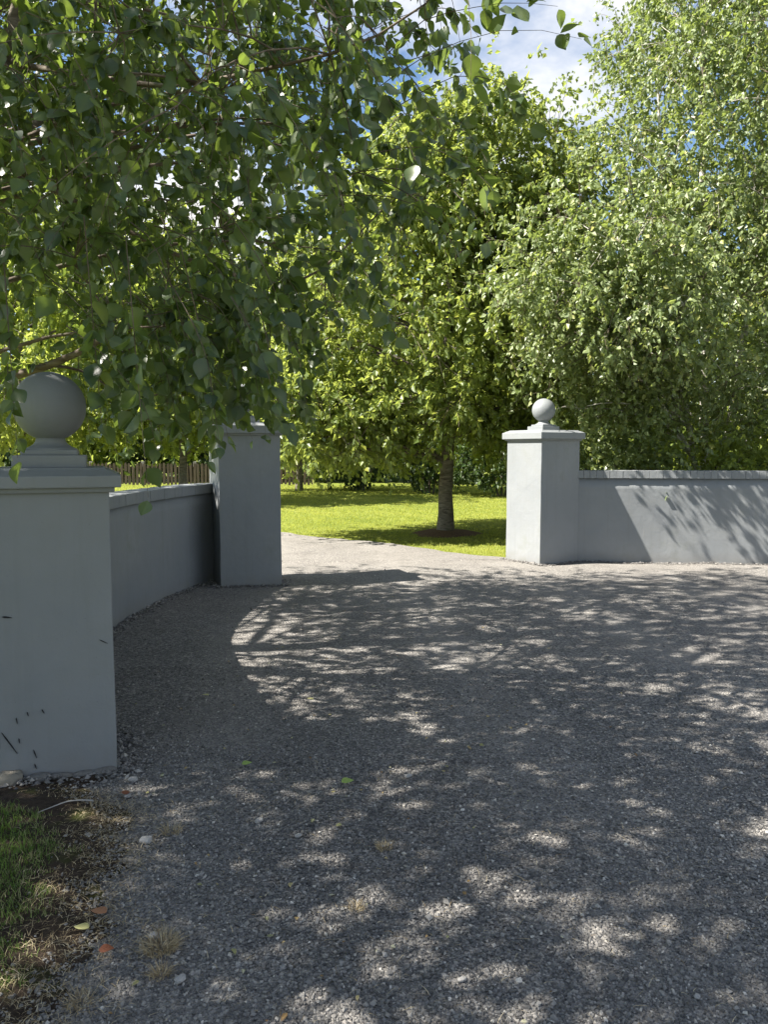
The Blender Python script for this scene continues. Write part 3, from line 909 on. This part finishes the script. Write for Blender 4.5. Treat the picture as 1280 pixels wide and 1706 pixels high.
# --- white-stemmed birch behind the right wall
tree('white_birch', 'tall white-stemmed birch with pale glittering leaves behind the long wall', 'tree', 'birch trees', (5.3, 12.6, 0),
     [([(5.3, 12.6, -0.1), (5.2, 12.6, 2.5), (5.05, 12.6, 5.5), (4.9, 12.5, 10.5)], 0.085, 0.02), ([(5.35, 12.7, -0.1), (5.7, 12.6, 2.5), (6.1, 12.6, 5.5), (6.3, 12.5, 10)], 0.075, 0.02),
      ([(5.3, 12.6, -0.1), (4.9, 12.4, 1.8), (4.4, 12.2, 4.0), (4.05, 12.0, 7.6)], 0.06, 0.015), ([(5.4, 12.7, -0.1), (6.2, 12.9, 2.0), (7.0, 12.9, 5.0), (7.3, 12.8, 8.5)], 0.06, 0.015)],
     [((5.35, 12.3, 3.4), (2.65, 2.3, 2.4), 4, 0.45), ((5.4, 12.4, 6.4), (2.35, 2.1, 2.6), 6.5, 0.3), ((5.5, 12.4, 9.2), (1.8, 1.6, 2.0), 2.4, 0.3), ((7.4, 12.4, 4.5), (1.9, 2.0, 3.0), 1.8, 0.4),
      ((4.4, 11.6, 2.2), (2.0, 1.3, 0.9), 1.6, 0.2), ((3.3, 10.9, 3.2), (1.4, 1.3, 1.2), 2.2, 0.0), ((3.1, 10.5, 3.7), (1.3, 0.9, 1.2), 1.5, 0.0)],
     (90, 700, 8600, 17), (0.069, 0.26, 'far'), (BIRCHM, L_BIRCH), 31, droop=0.55, twig_len=0.5, leafdir=(0.8, 0.35, 0.6), flat=0.1, clump_s=0.34,
     keep=lambda p: (p[:, 2] > 1.75) & ~((p[:, 1] < 11.0) & (p[:, 2] < 2.55)), up=0.5, limb_r=0.022)

# --- sunlit trees behind the curved wall
k = 0
for (x, y, h, r, lab, seed) in ((-6.0, 23.0, 8.5, 3.0, 'yellow-green tree whose slim trunk shows above the curved wall', 41),
                                (-10.3, 22.0, 9.0, 3.2, 'yellow-green tree behind the ball of the near pillar', 42),
                                (-3.2, 29.0, 9.5, 3.2, 'sunlit tree beside the far fence, left of the lawn tree', 43)):
    tree('garden_tree', lab, 'tree', 'sunlit trees on the far lawn', (x, y, 0), [(stem(x, y, h * 0.85, (0.15, 0)), 0.13, 0.03)],
         [((x, y, h * 0.55), (r, r, h * 0.38), 4, 0.5), ((x, y, h * 0.78), (r * 0.65, r * 0.65, h * 0.22), 1.5, 0.3), ((x - 0.3, y - 0.6, h * 0.28), (r * 0.9, r * 0.8, 0.8), 1.2, 0.3)],
         (34, 150, 1900, 13), (0.155, 0.2, 'far'), (GREYM, L_BACK), seed, droop=0.45, twig_len=0.6, leafdir=(0.7, 0.5, 0.45), flat=0.5, clump_s=0.45,
         keep=lambda p: p[:, 2] > 1.5, twig_tubes=False, limb_r=0.03)

# --- far belt of trees
BELT = [(-25, 40, 10, 4.0, 0), (-19.5, 38, 11, 4.2, 1), (-14.5, 39, 10, 3.8, 0), (-9.6, 38.5, 11, 4.0, 1), (-5.0, 39, 10, 3.8, 0), (-0.6, 38, 11, 3.8, 1), (3.8, 36, 10, 3.8, 0),
        (8.4, 33, 9.5, 4.0, 1), (12.8, 29, 8.5, 3.8, 0), (17.0, 27, 9.0, 4.0, 1)]
WORDS = ['farthest left', 'second from the left', 'third from the left', 'fourth from the left', 'fifth from the left', 'fifth from the right', 'fourth from the right', 'third from the right', 'second from the right', 'farthest right']
for i, (x, y, h, r, t) in enumerate(BELT):
    tree('background_tree', ('dense dark tree' if t else 'mid-green tree') + ' in the far belt behind the lawn, ' + WORDS[i], 'tree', 'trees of the far belt', (x, y, 0),
         [(stem(x, y, h * 0.8), 0.16, 0.04)],
         [((x, y, h * 0.5), (r, r * 0.8, h * 0.45), 4, 0.6), ((x, y, h * 0.8), (r * 0.6, r * 0.6, h * 0.2), 1, 0.3), ((x, y - 0.5, 1.6), (r * 1.05, r * 0.7, 1.5), 2, 0.3)],
         (20, 90, 1000, 12), (0.29, 0.2, 'far'), (DARKM, L_DARK if t else L_BACK), 60 + i, droop=0.4, twig_len=0.7, leafdir=(0.7, 0.5, 0.4), flat=0.5, clump_s=0.6,
         keep=lambda p: p[:, 2] > 0.3, twig_tubes=False, limb_r=0.03)

# --- shrubs along the lawn and behind the right wall
SHR = [(1.6, 27.0, 2.6, 1.5, 1, 'dark round shrub at the far edge of the lawn, left of the lawn tree trunk'), (3.9, 25.5, 2.8, 1.7, 1, 'dark shrub at the far lawn edge just right of the lawn tree trunk'),
       (-0.9, 29.5, 2.4, 1.5, 1, 'low dark shrub beside the end of the picket fence'), (6.3, 24.0, 3.2, 1.9, 1, 'tall dark shrub at the lawn edge behind the sunlit pillar'),
       (3.6, 12.0, 1.9, 1.0, 0, 'light green shrub peeping over the wall next to the sunlit pillar'), (5.0, 11.6, 1.8, 1.0, 2, 'yellow-green shrub peeping over the middle of the long wall'),
       (7.0, 12.2, 2.2, 1.3, 1, 'dark shrub behind the far right end of the long wall'), (8.6, 13.5, 3.0, 1.7, 1, 'tall dark shrub behind the birch beyond the long wall'), (4.6, 15.6, 3.0, 1.6, 1, 'dark shrub in the shade behind the birch stems')]
for i, (x, y, h, r, t, lab) in enumerate(SHR):
    near_s = y < 20
    tree('garden_shrub', lab, 'shrub', 'shrubs round the lawn', (x, y, 0), [(stem(x, y, h * 0.7), 0.05, 0.015), (stem(x + 0.1, y, h * 0.6, (0.4, 0.1)), 0.04, 0.012), (stem(x - 0.1, y, h * 0.6, (-0.4, 0.1)), 0.04, 0.012)],
         [((x, y, h * 0.5), (r, r * 0.8, h * 0.5), 3, 0.55), ((x + r * 0.3, y - 0.2, h * 0.72), (r * 0.5, r * 0.5, h * 0.3), 1, 0.2), ((x - r * 0.45, y, h * 0.4), (r * 0.6, r * 0.6, h * 0.35), 1, 0.2)],
         (16, 60, 600 if near_s else 520, 11), (0.075 if near_s else 0.13, 0.2, 'far'), (DARKM, (L_BIRCH, L_DARK, L_BACK)[t]), 90 + i, droop=0.3, twig_len=0.3, leafdir=(0.7, 0.6, 0.25), flat=0.5,
         keep=lambda p: p[:, 2] > 0.12, twig_tubes=False, limb_r=0.012)

# --- birch outside the picture on the left: its shade lies over the near gravel
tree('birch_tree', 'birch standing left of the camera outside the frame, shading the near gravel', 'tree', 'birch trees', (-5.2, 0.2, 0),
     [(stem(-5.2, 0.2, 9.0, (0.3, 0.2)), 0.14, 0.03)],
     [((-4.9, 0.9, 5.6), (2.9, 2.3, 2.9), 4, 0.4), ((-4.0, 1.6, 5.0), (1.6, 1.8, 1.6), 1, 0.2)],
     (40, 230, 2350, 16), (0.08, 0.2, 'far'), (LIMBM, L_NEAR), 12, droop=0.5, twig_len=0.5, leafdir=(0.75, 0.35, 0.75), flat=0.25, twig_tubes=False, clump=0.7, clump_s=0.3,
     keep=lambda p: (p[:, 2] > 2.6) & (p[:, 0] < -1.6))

# ------------------------------------------------------------------ mulch ring under the lawn tree
bm = bmesh.new()
n = 40
ctr = bm.verts.new((1.12, 14.0, 0.06))
ring1 = []; ring2 = []
for i in range(n):
    a = 2 * math.pi * i / n
    w = 1 + 0.12 * math.sin(3 * a + 1) + 0.06 * math.sin(7 * a)
    ring1.append(bm.verts.new((1.12 + 0.34 * w * math.cos(a), 14.0 + 0.34 * w * math.sin(a), 0.04)))
    ring2.append(bm.verts.new((1.12 + 0.62 * w * math.cos(a), 14.0 + 0.62 * w * math.sin(a), -0.028)))
for i in range(n):
    j = (i + 1) % n
    bm.faces.new((ctr, ring1[i], ring1[j]))
    bm.faces.new((ring1[i], ring2[i], ring2[j], ring1[j]))
o = from_bm('mulch_ring', bm, MULCH, None, True)
tag(o, 'ring of brown mulch round the foot of the lawn tree', 'mulch', kind='structure')

# ------------------------------------------------------------------ picket fence
fence = empty('picket_fence', (-8, 33.5, 0))
tag(fence, 'weathered picket fence along the far side of the lawn', 'fence')
bm = bmesh.new()
vsq = [(-0.055, 0), (0.055, 0), (0.055, 0.88), (0, 0.95), (-0.055, 0.88)]
fa = [bm.verts.new((x, -0.012, z)) for x, z in vsq]; fb = [bm.verts.new((x, 0.012, z)) for x, z in vsq]
bm.faces.new(fa); bm.faces.new(fb[::-1])
for i in range(5):
    bm.faces.new((fa[i], fb[i], fb[(i + 1) % 5], fa[(i + 1) % 5]))
pk = bpy.data.meshes.new('picket'); bm.to_mesh(pk); bm.free(); pk.materials.append(FENCE)
rng = np.random.RandomState(77)
X0, X1 = -7.0, 5.0
x = X0
while x < X1:
    o = link('picket', pk, None, fence)
    o.location = (x, -0.05, 0.0 + rng.uniform(-.02, .02))
    o.rotation_euler = (0, rng.uniform(-.02, .02), 0)
    x += 0.165 + rng.uniform(-.008, .008)
for z in (0.25, 0.70):
    bm = bmesh.new(); bev_box(bm, X0, X1, -0.035, 0.0, z, z + 0.08, 0)
    from_bm('rail', bm, FENCE, fence)
x = X0
while x <= X1 + 0.1:
    bm = bmesh.new(); bev_box(bm, x - 0.07, x + 0.07, 0.003, 0.14, -0.1, 1.0, 0.01)
    from_bm('post', bm, POST, fence)
    x += 2.26

# ------------------------------------------------------------------ gravel, grass, litter
def inside_pillar(x, y):
    m = np.zeros(len(x), bool)
    for (px, py, rz, w) in ((near.location.x, near.location.y, near.rotation_euler.z, 0.5), (gate_l.location.x, gate_l.location.y, gate_l.rotation_euler.z, s), (gate_r.location.x, gate_r.location.y, gate_r.rotation_euler.z, s)):
        dx, dy = x - px, y - py
        u_ = dx * math.cos(rz) + dy * math.sin(rz); w_ = -dx * math.sin(rz) + dy * math.cos(rz)
        m |= (np.abs(u_) < w / 2) & (np.abs(w_) < w / 2)
    return m

def stones():
    rng = np.random.RandomState(3)
    t = (1 + 5 ** 0.5) / 2
    ico = unit(np.array([(-1, t, 0), (1, t, 0), (-1, -t, 0), (1, -t, 0), (0, -1, t), (0, 1, t), (0, -1, -t), (0, 1, -t), (t, 0, -1), (t, 0, 1), (-t, 0, -1), (-t, 0, 1)], float))
    icf = np.array([(0, 11, 5), (0, 5, 1), (0, 1, 7), (0, 7, 10), (0, 10, 11), (1, 5, 9), (5, 11, 4), (11, 10, 2), (10, 7, 6), (7, 1, 8), (3, 9, 4), (3, 4, 2), (3, 2, 6), (3, 6, 8), (3, 8, 9), (4, 9, 5), (2, 4, 11), (6, 2, 10), (8, 6, 7), (9, 8, 1)])
    cub = np.array([(-1, -1, -1), (1, -1, -1), (1, 1, -1), (-1, 1, -1), (-1, -1, 1), (1, -1, 1), (1, 1, 1), (-1, 1, 1)], float) * np.array([0.72, 0.72, 0.72]) * np.array([[1], [1], [1], [1], [0.85], [0.7], [0.85], [0.7]])
    cuf = np.array([(0, 2, 1), (0, 3, 2), (4, 5, 6), (4, 6, 7), (0, 1, 5), (0, 5, 4), (1, 2, 6), (1, 6, 5), (2, 3, 7), (2, 7, 6), (3, 0, 4), (3, 4, 7)])
    octv = np.array([(1, 0, 0), (0, 1, 0), (-1, 0, 0), (0, -1, 0), (0, 0, 1), (0, 0, -1)], float)
    ocf = np.array([(0, 1, 4), (1, 2, 4), (2, 3, 4), (3, 0, 4), (1, 0, 5), (2, 1, 5), (3, 2, 5), (0, 3, 5)])
    bag = Bag()
    for (y0, y1, dens, tv, tf, szm) in ((1.5, 2.15, 12500, cub, cuf, 0.0050), (2.15, 2.9, 11000, octv, ocf, 0.0053), (2.9, 3.8, 7000, octv, ocf, 0.0054), (3.8, 5.2, 3000, octv, ocf, 0.0054), (5.2, 9.6, 150, octv, ocf, 0.0058)):
        A = (y1 - y0) * ((y1 + 0.6) * 1.25)
        n = int(A * dens)
        y = rng.uniform(y0, y1, n); x = rng.uniform(-0.5, 0.5, n) * ((y1 + 0.6) * 1.25)
        m = ~inside_pillar(x, y)
        e = verge_edge(y)
        m &= ~((y < 3.4) & (x < e - 0.03 - rng.exponential(0.05, n)))
        wx = np.interp(y, wlx[:, 1], wlx[:, 0])
        m &= ~((y > 3.5) & (x < wx + 0.12))
        # the stones lie thinner where soil and dust show through
        patch = np.sin(2.3 * x + 1.1 * y) * np.sin(1.7 * y - 0.9 * x + 2) + 0.5 * np.sin(5.1 * x) * np.sin(4.3 * y + 1)
        m &= rng.uniform(size=n) < np.clip(0.86 + 0.3 * patch, 0.4, 1)
        x, y = x[m], y[m]; n = len(x)
        sz = szm * np.exp(rng.normal(0, 0.28, n))
        sc = sz[:, None] * np.stack([rng.uniform(0.8, 1.35, n), rng.uniform(0.7, 1.05, n), rng.uniform(0.45, 0.8, n)], 1)
        q = rng.normal(size=(n, 4)); q /= np.linalg.norm(q, axis=1, keepdims=True)
        w_, X_, Y_, Z_ = q.T
        # mostly lying flat: yaw free, small tilt
        yaw = rng.uniform(0, 2 * np.pi, n); tx = rng.normal(0, 0.35, n); ty = rng.normal(0, 0.35, n)
        k = len(tv)
        V = tv[None] * (1 + rng.uniform(-0.28, 0.28, (n, k, 1))) * sc[:, None, :]
        cx, sx_ = np.cos(tx)[:, None], np.sin(tx)[:, None]
        yy, zz = V[..., 1] * cx - V[..., 2] * sx_, V[..., 1] * sx_ + V[..., 2] * cx
        cy, sy_ = np.cos(ty)[:, None], np.sin(ty)[:, None]
        xx, zz = V[..., 0] * cy + zz * sy_, -V[..., 0] * sy_ + zz * cy
        cz, s_z = np.cos(yaw)[:, None], np.sin(yaw)[:, None]
        xw, yw = xx * cz - yy * s_z, xx * s_z + yy * cz
        on = (y < 3.35) & (x < verge_edge(y) + 0.02)
        zb = np.where(on, hv(x, y), hz(x, y)) + sc[:, 2] * rng.uniform(0.15, 0.75, n)
        V = np.stack([xw + x[:, None], yw + y[:, None], zz + zb[:, None]], -1)
        ti = np.clip(rng.beta(1.9, 2.6, n) * 0.95 + 0.10 * np.sin(1.9 * x + 0.6 * y) * np.sin(1.3 * y + 1), 0, 0.92)
        ti = np.where(rng.uniform(size=n) < 0.02, rng.uniform(0.92, 1, n), ti)
        bag.add(V.reshape(-1, 3), (np.arange(n)[:, None, None] * k + tf[None]).reshape(-1, 3), tint=np.repeat(ti, k))
    # loose chips banked against the feet of the walls and pillars
    bx, by = [], []
    for path, sd in ((WL, -1), (WR, -1)):
        pp = interp_path(path, 0.02)
        for i in range(len(pp) - 1):
            d = (pp[i + 1] - pp[i]).normalized()
            nn = Vector((d.y, -d.x, 0))
            for _ in range(5):
                q = pp[i] + nn * (0.115 + abs(rng.normal(0, 0.055)))
                bx.append(q.x); by.append(q.y)
    for pl, w in ((near, 0.5), (gate_l, s), (gate_r, s)):
        rz = pl.rotation_euler.z
        for _ in range(900):
            t_ = rng.uniform(-w / 2 - .05, w / 2 + .05); e_ = w / 2 + abs(rng.normal(0, 0.045)) + 0.004
            a_, b_ = ((t_, -e_), (e_, t_), (-e_, t_))[rng.randint(3)]
            bx.append(pl.location.x + a_ * math.cos(rz) - b_ * math.sin(rz)); by.append(pl.location.y + a_ * math.sin(rz) + b_ * math.cos(rz))
    x = np.array(bx); y = np.array(by)
    m = ~inside_pillar(x, y); x, y = x[m], y[m]; n = len(x)
    k = len(octv)
    sc = (0.0085 * np.exp(rng.normal(0, 0.35, n)))[:, None] * np.stack([rng.uniform(0.8, 1.35, n), rng.uniform(0.7, 1.1, n), rng.uniform(0.5, 0.9, n)], 1)
    V = octv[None] * (1 + rng.uniform(-0.28, 0.28, (n, k, 1))) * sc[:, None, :]
    yaw = rng.uniform(0, 6.28, n)[:, None]
    xw, yw = V[..., 0] * np.cos(yaw) - V[..., 1] * np.sin(yaw), V[..., 0] * np.sin(yaw) + V[..., 1] * np.cos(yaw)
    zb = np.where((y < 3.35) & (x < verge_edge(y)), hv(x, y), hz(x, y)) + rng.uniform(0.0, 0.02, n)
    bag.add(np.stack([xw + x[:, None], yw + y[:, None], V[..., 2] + zb[:, None]], -1).reshape(-1, 3), (np.arange(n)[:, None, None] * k + ocf[None]).reshape(-1, 3), tint=np.repeat(np.clip(rng.beta(1.8, 3, n), 0, .9), k))
    o = link('gravel', bag.mesh('gravel'), STONE)
    tag(o, 'loose dark grey crushed stone chips lying on the driveway', 'gravel', kind='stuff')
stones()

def blades(bag, rng, x, y, z, h, w, bendk, tint, segs=2, lean=None):
    n = len(x)
    yaw = rng.uniform(0, 2 * np.pi, n)
    sd = np.stack([np.cos(yaw), np.sin(yaw), np.zeros(n)], 1)
    ld = np.stack([-np.sin(yaw), np.cos(yaw), np.zeros(n)], 1) if lean is None else lean
    bend = h * bendk
    lv = []
    for i in range(segs):
        t = i / segs
        c0 = np.stack([x, y, z], 1) + ld * (bend * t * t)[:, None] + np.array([0, 0, 1.0]) * (h * (t - 0.25 * bendk * t * t))[:, None]
        ww = (w * (1 - 0.45 * t))[:, None]
        lv += [c0 - sd * ww, c0 + sd * ww]
    tip = np.stack([x, y, z], 1) + ld * bend[:, None] + np.array([0, 0, 1.0]) * (h * (1 - 0.25 * bendk))[:, None]
    lv.append(tip)
    V = np.stack(lv, 1); k = V.shape[1]
    base = np.arange(n)[:, None, None] * k
    tri = np.array([(k - 3, k - 2, k - 1)])
    fs = [(base + tri[None]).reshape(-1, 3)]
    if segs > 1:
        qd = np.array([(2 * i, 2 * i + 1, 2 * i + 3, 2 * i + 2) for i in range(segs - 1)])
        fs.append((base + qd[None]).reshape(-1, 4))
    bag.add(V.reshape(-1, 3), *fs, tint=np.repeat(tint, k))

def grass():
    rng = np.random.RandomState(8)
    # verge grass
    bag = Bag()
    n = 46000
    y = rng.uniform(1.2, 3.25, n); x = rng.uniform(-2.6, -0.85, n)
    e = np.interp(y, [1.2, 2.05, 2.15, 2.4, 2.7, 2.95, 3.1, 3.25], [-1.06, -1.06, -1.04, -1.11, -1.19, -1.32, -1.62, -2.1]) + 0.04 * np.sin(19 * y) + 0.03 * np.sin(47 * y)
    m = (x < e + rng.normal(0, 0.025, n)) & ~inside_pillar(x, y)
    x, y, e = x[m], y[m], e[m]; n = len(x)
    edge = np.clip(1 - (e - x) / 0.16, 0, 1)
    ti = np.clip(rng.beta(2, 2.4, n) * 0.82, 0, 1)
    ti = np.where(rng.uniform(size=n) < 0.08 + 0.6 * edge, rng.uniform(0.86, 1, n), ti)
    h = rng.uniform(0.018, 0.046, n) * (1 - 0.3 * edge)
    blades(bag, rng, x, y, hv(x, y) - 0.004, h, rng.uniform(0.001, 0.002, n), rng.uniform(0.2, 1.1, n), ti, 2)
    o = link('verge_grass', bag.mesh('verge_grass'), GRASS)
    tag(o, 'short green grass with straw-coloured edge below the near pillar', 'grass', kind='stuff')
    # dry strands lying about on the soil
    bag = Bag()
    n = 3600
    y = rng.uniform(1.75, 3.25, n); e = verge_edge(y); x = e + rng.normal(-0.06, 0.11, n)
    m = ~inside_pillar(x, y); x, y = x[m], y[m]
    n2 = 900
    y2 = rng.uniform(1.8, 3.6, n2); x2 = rng.uniform(-0.9, 1.6, n2)
    x = np.concatenate([x, x2]); y = np.concatenate([y, y2]); n = len(x)
    h = rng.uniform(0.02, 0.06, n)
    ld = unit(np.stack([rng.normal(size=n), rng.normal(size=n), np.zeros(n)], 1))
    zb = np.where(x < verge_edge(y), hv(x, y), hz(x, y)) + 0.010
    blades(bag, rng, x, y, zb, h * 0.35, rng.uniform(0.0007, 0.0014, n), rng.uniform(1.5, 3.0, n), rng.uniform(0, 1, n), 3, ld)
    o = link('dry_grass', bag.mesh('dry_grass'), STRAW)
    tag(o, 'loose dry grass strands strewn along the soil edge', 'dry grass', kind='stuff')
    # lawn blades
    bag = Bag()
    n = 230000
    y = 10.4 + 23 * rng.uniform(size=n) ** 1.55
    x = rng.uniform(-0.42, 0.32, n) * (y + 2)
    m = (x > np.array([track_right(q) for q in y]) - 0.02 - rng.exponential(0.03, n))
    m &= ~((np.hypot(x - 1.12, y - 14) < 0.5 + 0.1 * rng.uniform(size=n)))
    m &= ~((y < 10.75) & (x > 3.0))
    x, y = x[m], y[m]; n = len(x)
    k = np.clip(y / 12, 1, 2.2)
    tn = 0.48 + 0.2 * np.sin(0.9 * x + 0.5 * y) * np.sin(0.7 * y - 0.3 * x) + 0.13 * np.sign(np.sin(5.2 * (0.75 * x + 0.66 * y))) + 0.15 * np.sin(6.1 * x + 2) * np.sin(4.7 * y) + rng.normal(0, 0.18, n)
    hgt = rng.uniform(0.02, 0.04, n) * k ** 0.3
    hgt = np.where(rng.uniform(size=n) < 0.01, hgt * 1.6, hgt)
    blades(bag, rng, x, y, np.full(n, -0.032), hgt, rng.uniform(0.003, 0.006, n) * k, rng.uniform(0.2, 0.9, n), np.clip(tn, 0, 1), 1)
    o = link('lawn_grass', bag.mesh('lawn_grass'), BLADE)
    tag(o, 'mown sunlit grass of the lawn inside the gate', 'grass', kind='stuff')
grass()

# tufts of dead grass
def tuft(x, y, r, n, h, label, seed, mat=STRAW):
    rng = np.random.RandomState(seed)
    bag = Bag()
    a = rng.uniform(0, 2 * np.pi, n); q = r * np.sqrt(rng.uniform(size=n)) * 0.6
    ld = np.stack([np.cos(a), np.sin(a), np.zeros(n)], 1) + rng.normal(size=(n, 3)) * np.array([.5, .5, 0])
    blades(bag, rng, q * np.cos(a), q * np.sin(a), np.zeros(n), h * rng.uniform(0.4, 1.1, n), rng.uniform(0.0007, 0.0013, n), rng.uniform(0.5, 1.6, n), rng.uniform(0, 1, n), 3, unit(ld))
    o = link('grass_tuft', bag.mesh('grass_tuft'), mat)
    o.location = (x, y, float(hz(x, y)) + 0.003)
    tag(o, label, 'grass tuft', 'dry tufts in the gravel')
tuft(-0.67, 2.20, 0.085, 420, 0.045, 'largest straw-coloured dead grass tuft, lit by a sun fleck on the gravel', 1)
tuft(-0.635, 2.08, 0.04, 90, 0.045, 'small brown dead tuft just in front of the largest straw tuft', 2)
tuft(0.0, 2.78, 0.05, 110, 0.03, 'flat brown tuft in the middle of the shaded gravel', 3)
tuft(-0.82, 2.88, 0.07, 120, 0.035, 'wispy dry tuft at the corner of the soil edge near the pillar', 4)
tuft(-0.09, 2.40, 0.04, 80, 0.03, 'small reddish dry tuft in the shaded gravel ahead of the camera', 5)
tuft(-0.83, 1.98, 0.06, 120, 0.03, 'low dry tuft beside the grass at the bottom left', 6)

# fallen leaves, stick and pale stones
LV, LF = leaf_template('near')
def litter_mat(name, c):
    M = Mat(name)
    n1 = M.noise(M.obj(), 6, 4, 0.6)
    return M.done(M.principled(M.mix(n1, c, tuple(q * 0.55 for q in c)), 0.6, M.bump(n1, 0.4, 0.01), 0.35))
ORANGE = litter_mat('orange_dead_leaf', (0.42, 0.2, 0.10)); RUST = litter_mat('rust_dead_leaf', (0.24, 0.08, 0.038)); YEL = litter_mat('yellow_dead_leaf', (0.5, 0.47, 0.2)); LGRN = litter_mat('green_fallen_leaf', (0.30, 0.42, 0.10))
def fallen(x, y, size, rz, mat, label, tilt=0.2):
    b = Bag()
    put_leaves(b, 'near', np.zeros((1, 3)), np.array([[0, 1.0, 0]]), np.array([[0, 0, 1.0]]), np.ones(1), np.array([0.5]))
    me = b.mesh('fallen_leaf', True)
    for v in me.vertices:
        v.co.z += 0.5 * v.co.x ** 2
    o = link('fallen_leaf', me, mat)
    zb = float(hv(np.array([x]), np.array([y]))[0]) if x < verge_edge(y) else float(hz(x, y))
    o.location = (x, y, zb + 0.026)
    o.rotation_euler = (tilt * 0.5, 0.1, rz)
    o.scale = (size, size, size * 0.45)
    sm = o.modifiers.new('thickness', 'SOLIDIFY'); sm.thickness = 0.012
    tag(o, label, 'leaf', 'fallen leaves')
fallen(-0.885, 2.345, 0.058, R(75), ORANGE, 'orange dead leaf lying on the gravel beside the soil edge')
fallen(-0.91, 2.265, 0.052, R(80), YEL, 'pale yellow fallen leaf just in front of the orange one')
fallen(-0.845, 2.17, 0.045, R(-80), RUST, 'rust red curled leaf between the yellow leaf and straw tuft')
fallen(-0.19, 3.31, 0.06, R(-70), LGRN, 'bright green fallen leaf in a sun fleck on the open gravel')
fallen(-0.665, 3.50, 0.05, R(-60), LGRN, 'dull green fallen leaf lying in shade right of the near pillar')
fallen(-1.10, 3.18, 0.045, R(30), RUST, 'brown leaf at the foot of the near pillar')
fallen(-0.42, 4.45, 0.05, R(50), YEL, 'small yellow leaf on the shaded gravel farther up the drive')
fallen(-1.06, 4.55, 0.05, R(70), YEL, 'small yellow leaf in the deep shade beside the near pillar')

rng = np.random.RandomState(44)
n = 170
ly = 1.9 + 6.0 * rng.uniform(size=n) ** 1.3
lx = rng.uniform(-0.45, 0.42, n) * ly * rng.uniform(0.3, 1, n) - 0.15
m = ~inside_pillar(lx, ly) & (lx > np.interp(ly, wlx[:, 1], wlx[:, 0]) + 0.2)
lx, ly = lx[m], ly[m]; n = len(lx)
b = Bag()
a_ = rng.uniform(0, 6.28, n)
put_leaves(b, 'mid', np.stack([lx, ly, hz(lx, ly) + 0.013], 1), np.stack([np.cos(a_), np.sin(a_), rng.normal(0, 0.15, n)], 1), unit(np.array([0, 0, 1.0]) + rng.normal(size=(n, 3)) * 0.25), rng.uniform(0.010, 0.027, n), rng.uniform(0, 1, n))
o = link('leaf_litter', b.mesh('leaf_litter'), m_tint('litter', [(0.0, (0.10, 0.05, 0.025)), (0.35, (0.26, 0.17, 0.07)), (0.6, (0.36, 0.30, 0.15)), (0.85, (0.18, 0.19, 0.07)), (1.0, (0.45, 0.42, 0.3))], 0.7))
tag(o, 'tiny dry leaf scraps scattered over the shaded gravel', 'leaf litter', kind='stuff')

P = poly_smooth([(-1.39, 2.99, 0.05), (-1.30, 3.055, 0.066), (-1.24, 3.08, 0.06), (-1.19, 3.085, 0.052)], 12)
V0, q0 = tubes(P[None], np.linspace(0.0018, 0.0034, 12)[None], 6)
o = link('stick', np_mesh('stick', V0, [q0], smooth=True), PALE)
tag(o, 'thin pale bent stick lying on the soil below the near pillar', 'stick')

rng = np.random.RandomState(15)
PEB = [(-1.13, 3.36, 0.018, 'white stone beside the corner of the near pillar'), (-1.10, 3.20, 0.016, 'grey-white stone a step in front of the near pillar corner'), (0.11, 3.39, 0.014, 'white pebble alone in the middle of the gravel'),
       (-0.90, 2.80, 0.022, 'flat pale stone at the tip of the soil edge'), (-0.70, 2.245, 0.016, 'bluish stone behind the largest straw tuft'), (-0.575, 2.06, 0.014, 'round white pebble right of the largest straw tuft'),
       (-0.50, 2.97, 0.014, 'white pebble in the sun fleck left of centre'), (0.22, 2.06, 0.010, 'tiny white pebble near the bottom of the gravel, right of centre'), (0.86, 2.0, 0.009, 'tiny white pebble near the lower right corner'), (-0.33, 2.85, 0.011, 'small white pebble near the flat brown tuft')]
for (x, y, r, lab) in PEB:
    bmr = rock(rng, r * 1.25, r * 0.85, r * 0.6, 2, 0.16)
    zb = float(hv(np.array([x]), np.array([y]))[0]) if x < verge_edge(y) else float(hz(x, y))
    o = from_bm('pale_stone', bmr, PALE)
    o.location = (x, y, zb + r * 0.45 + 0.004)
    o.rotation_euler = (rng.uniform(-.3, .3), rng.uniform(-.3, .3), rng.uniform(0, 6))
    tag(o, lab, 'stone', 'pale stones on the gravel')
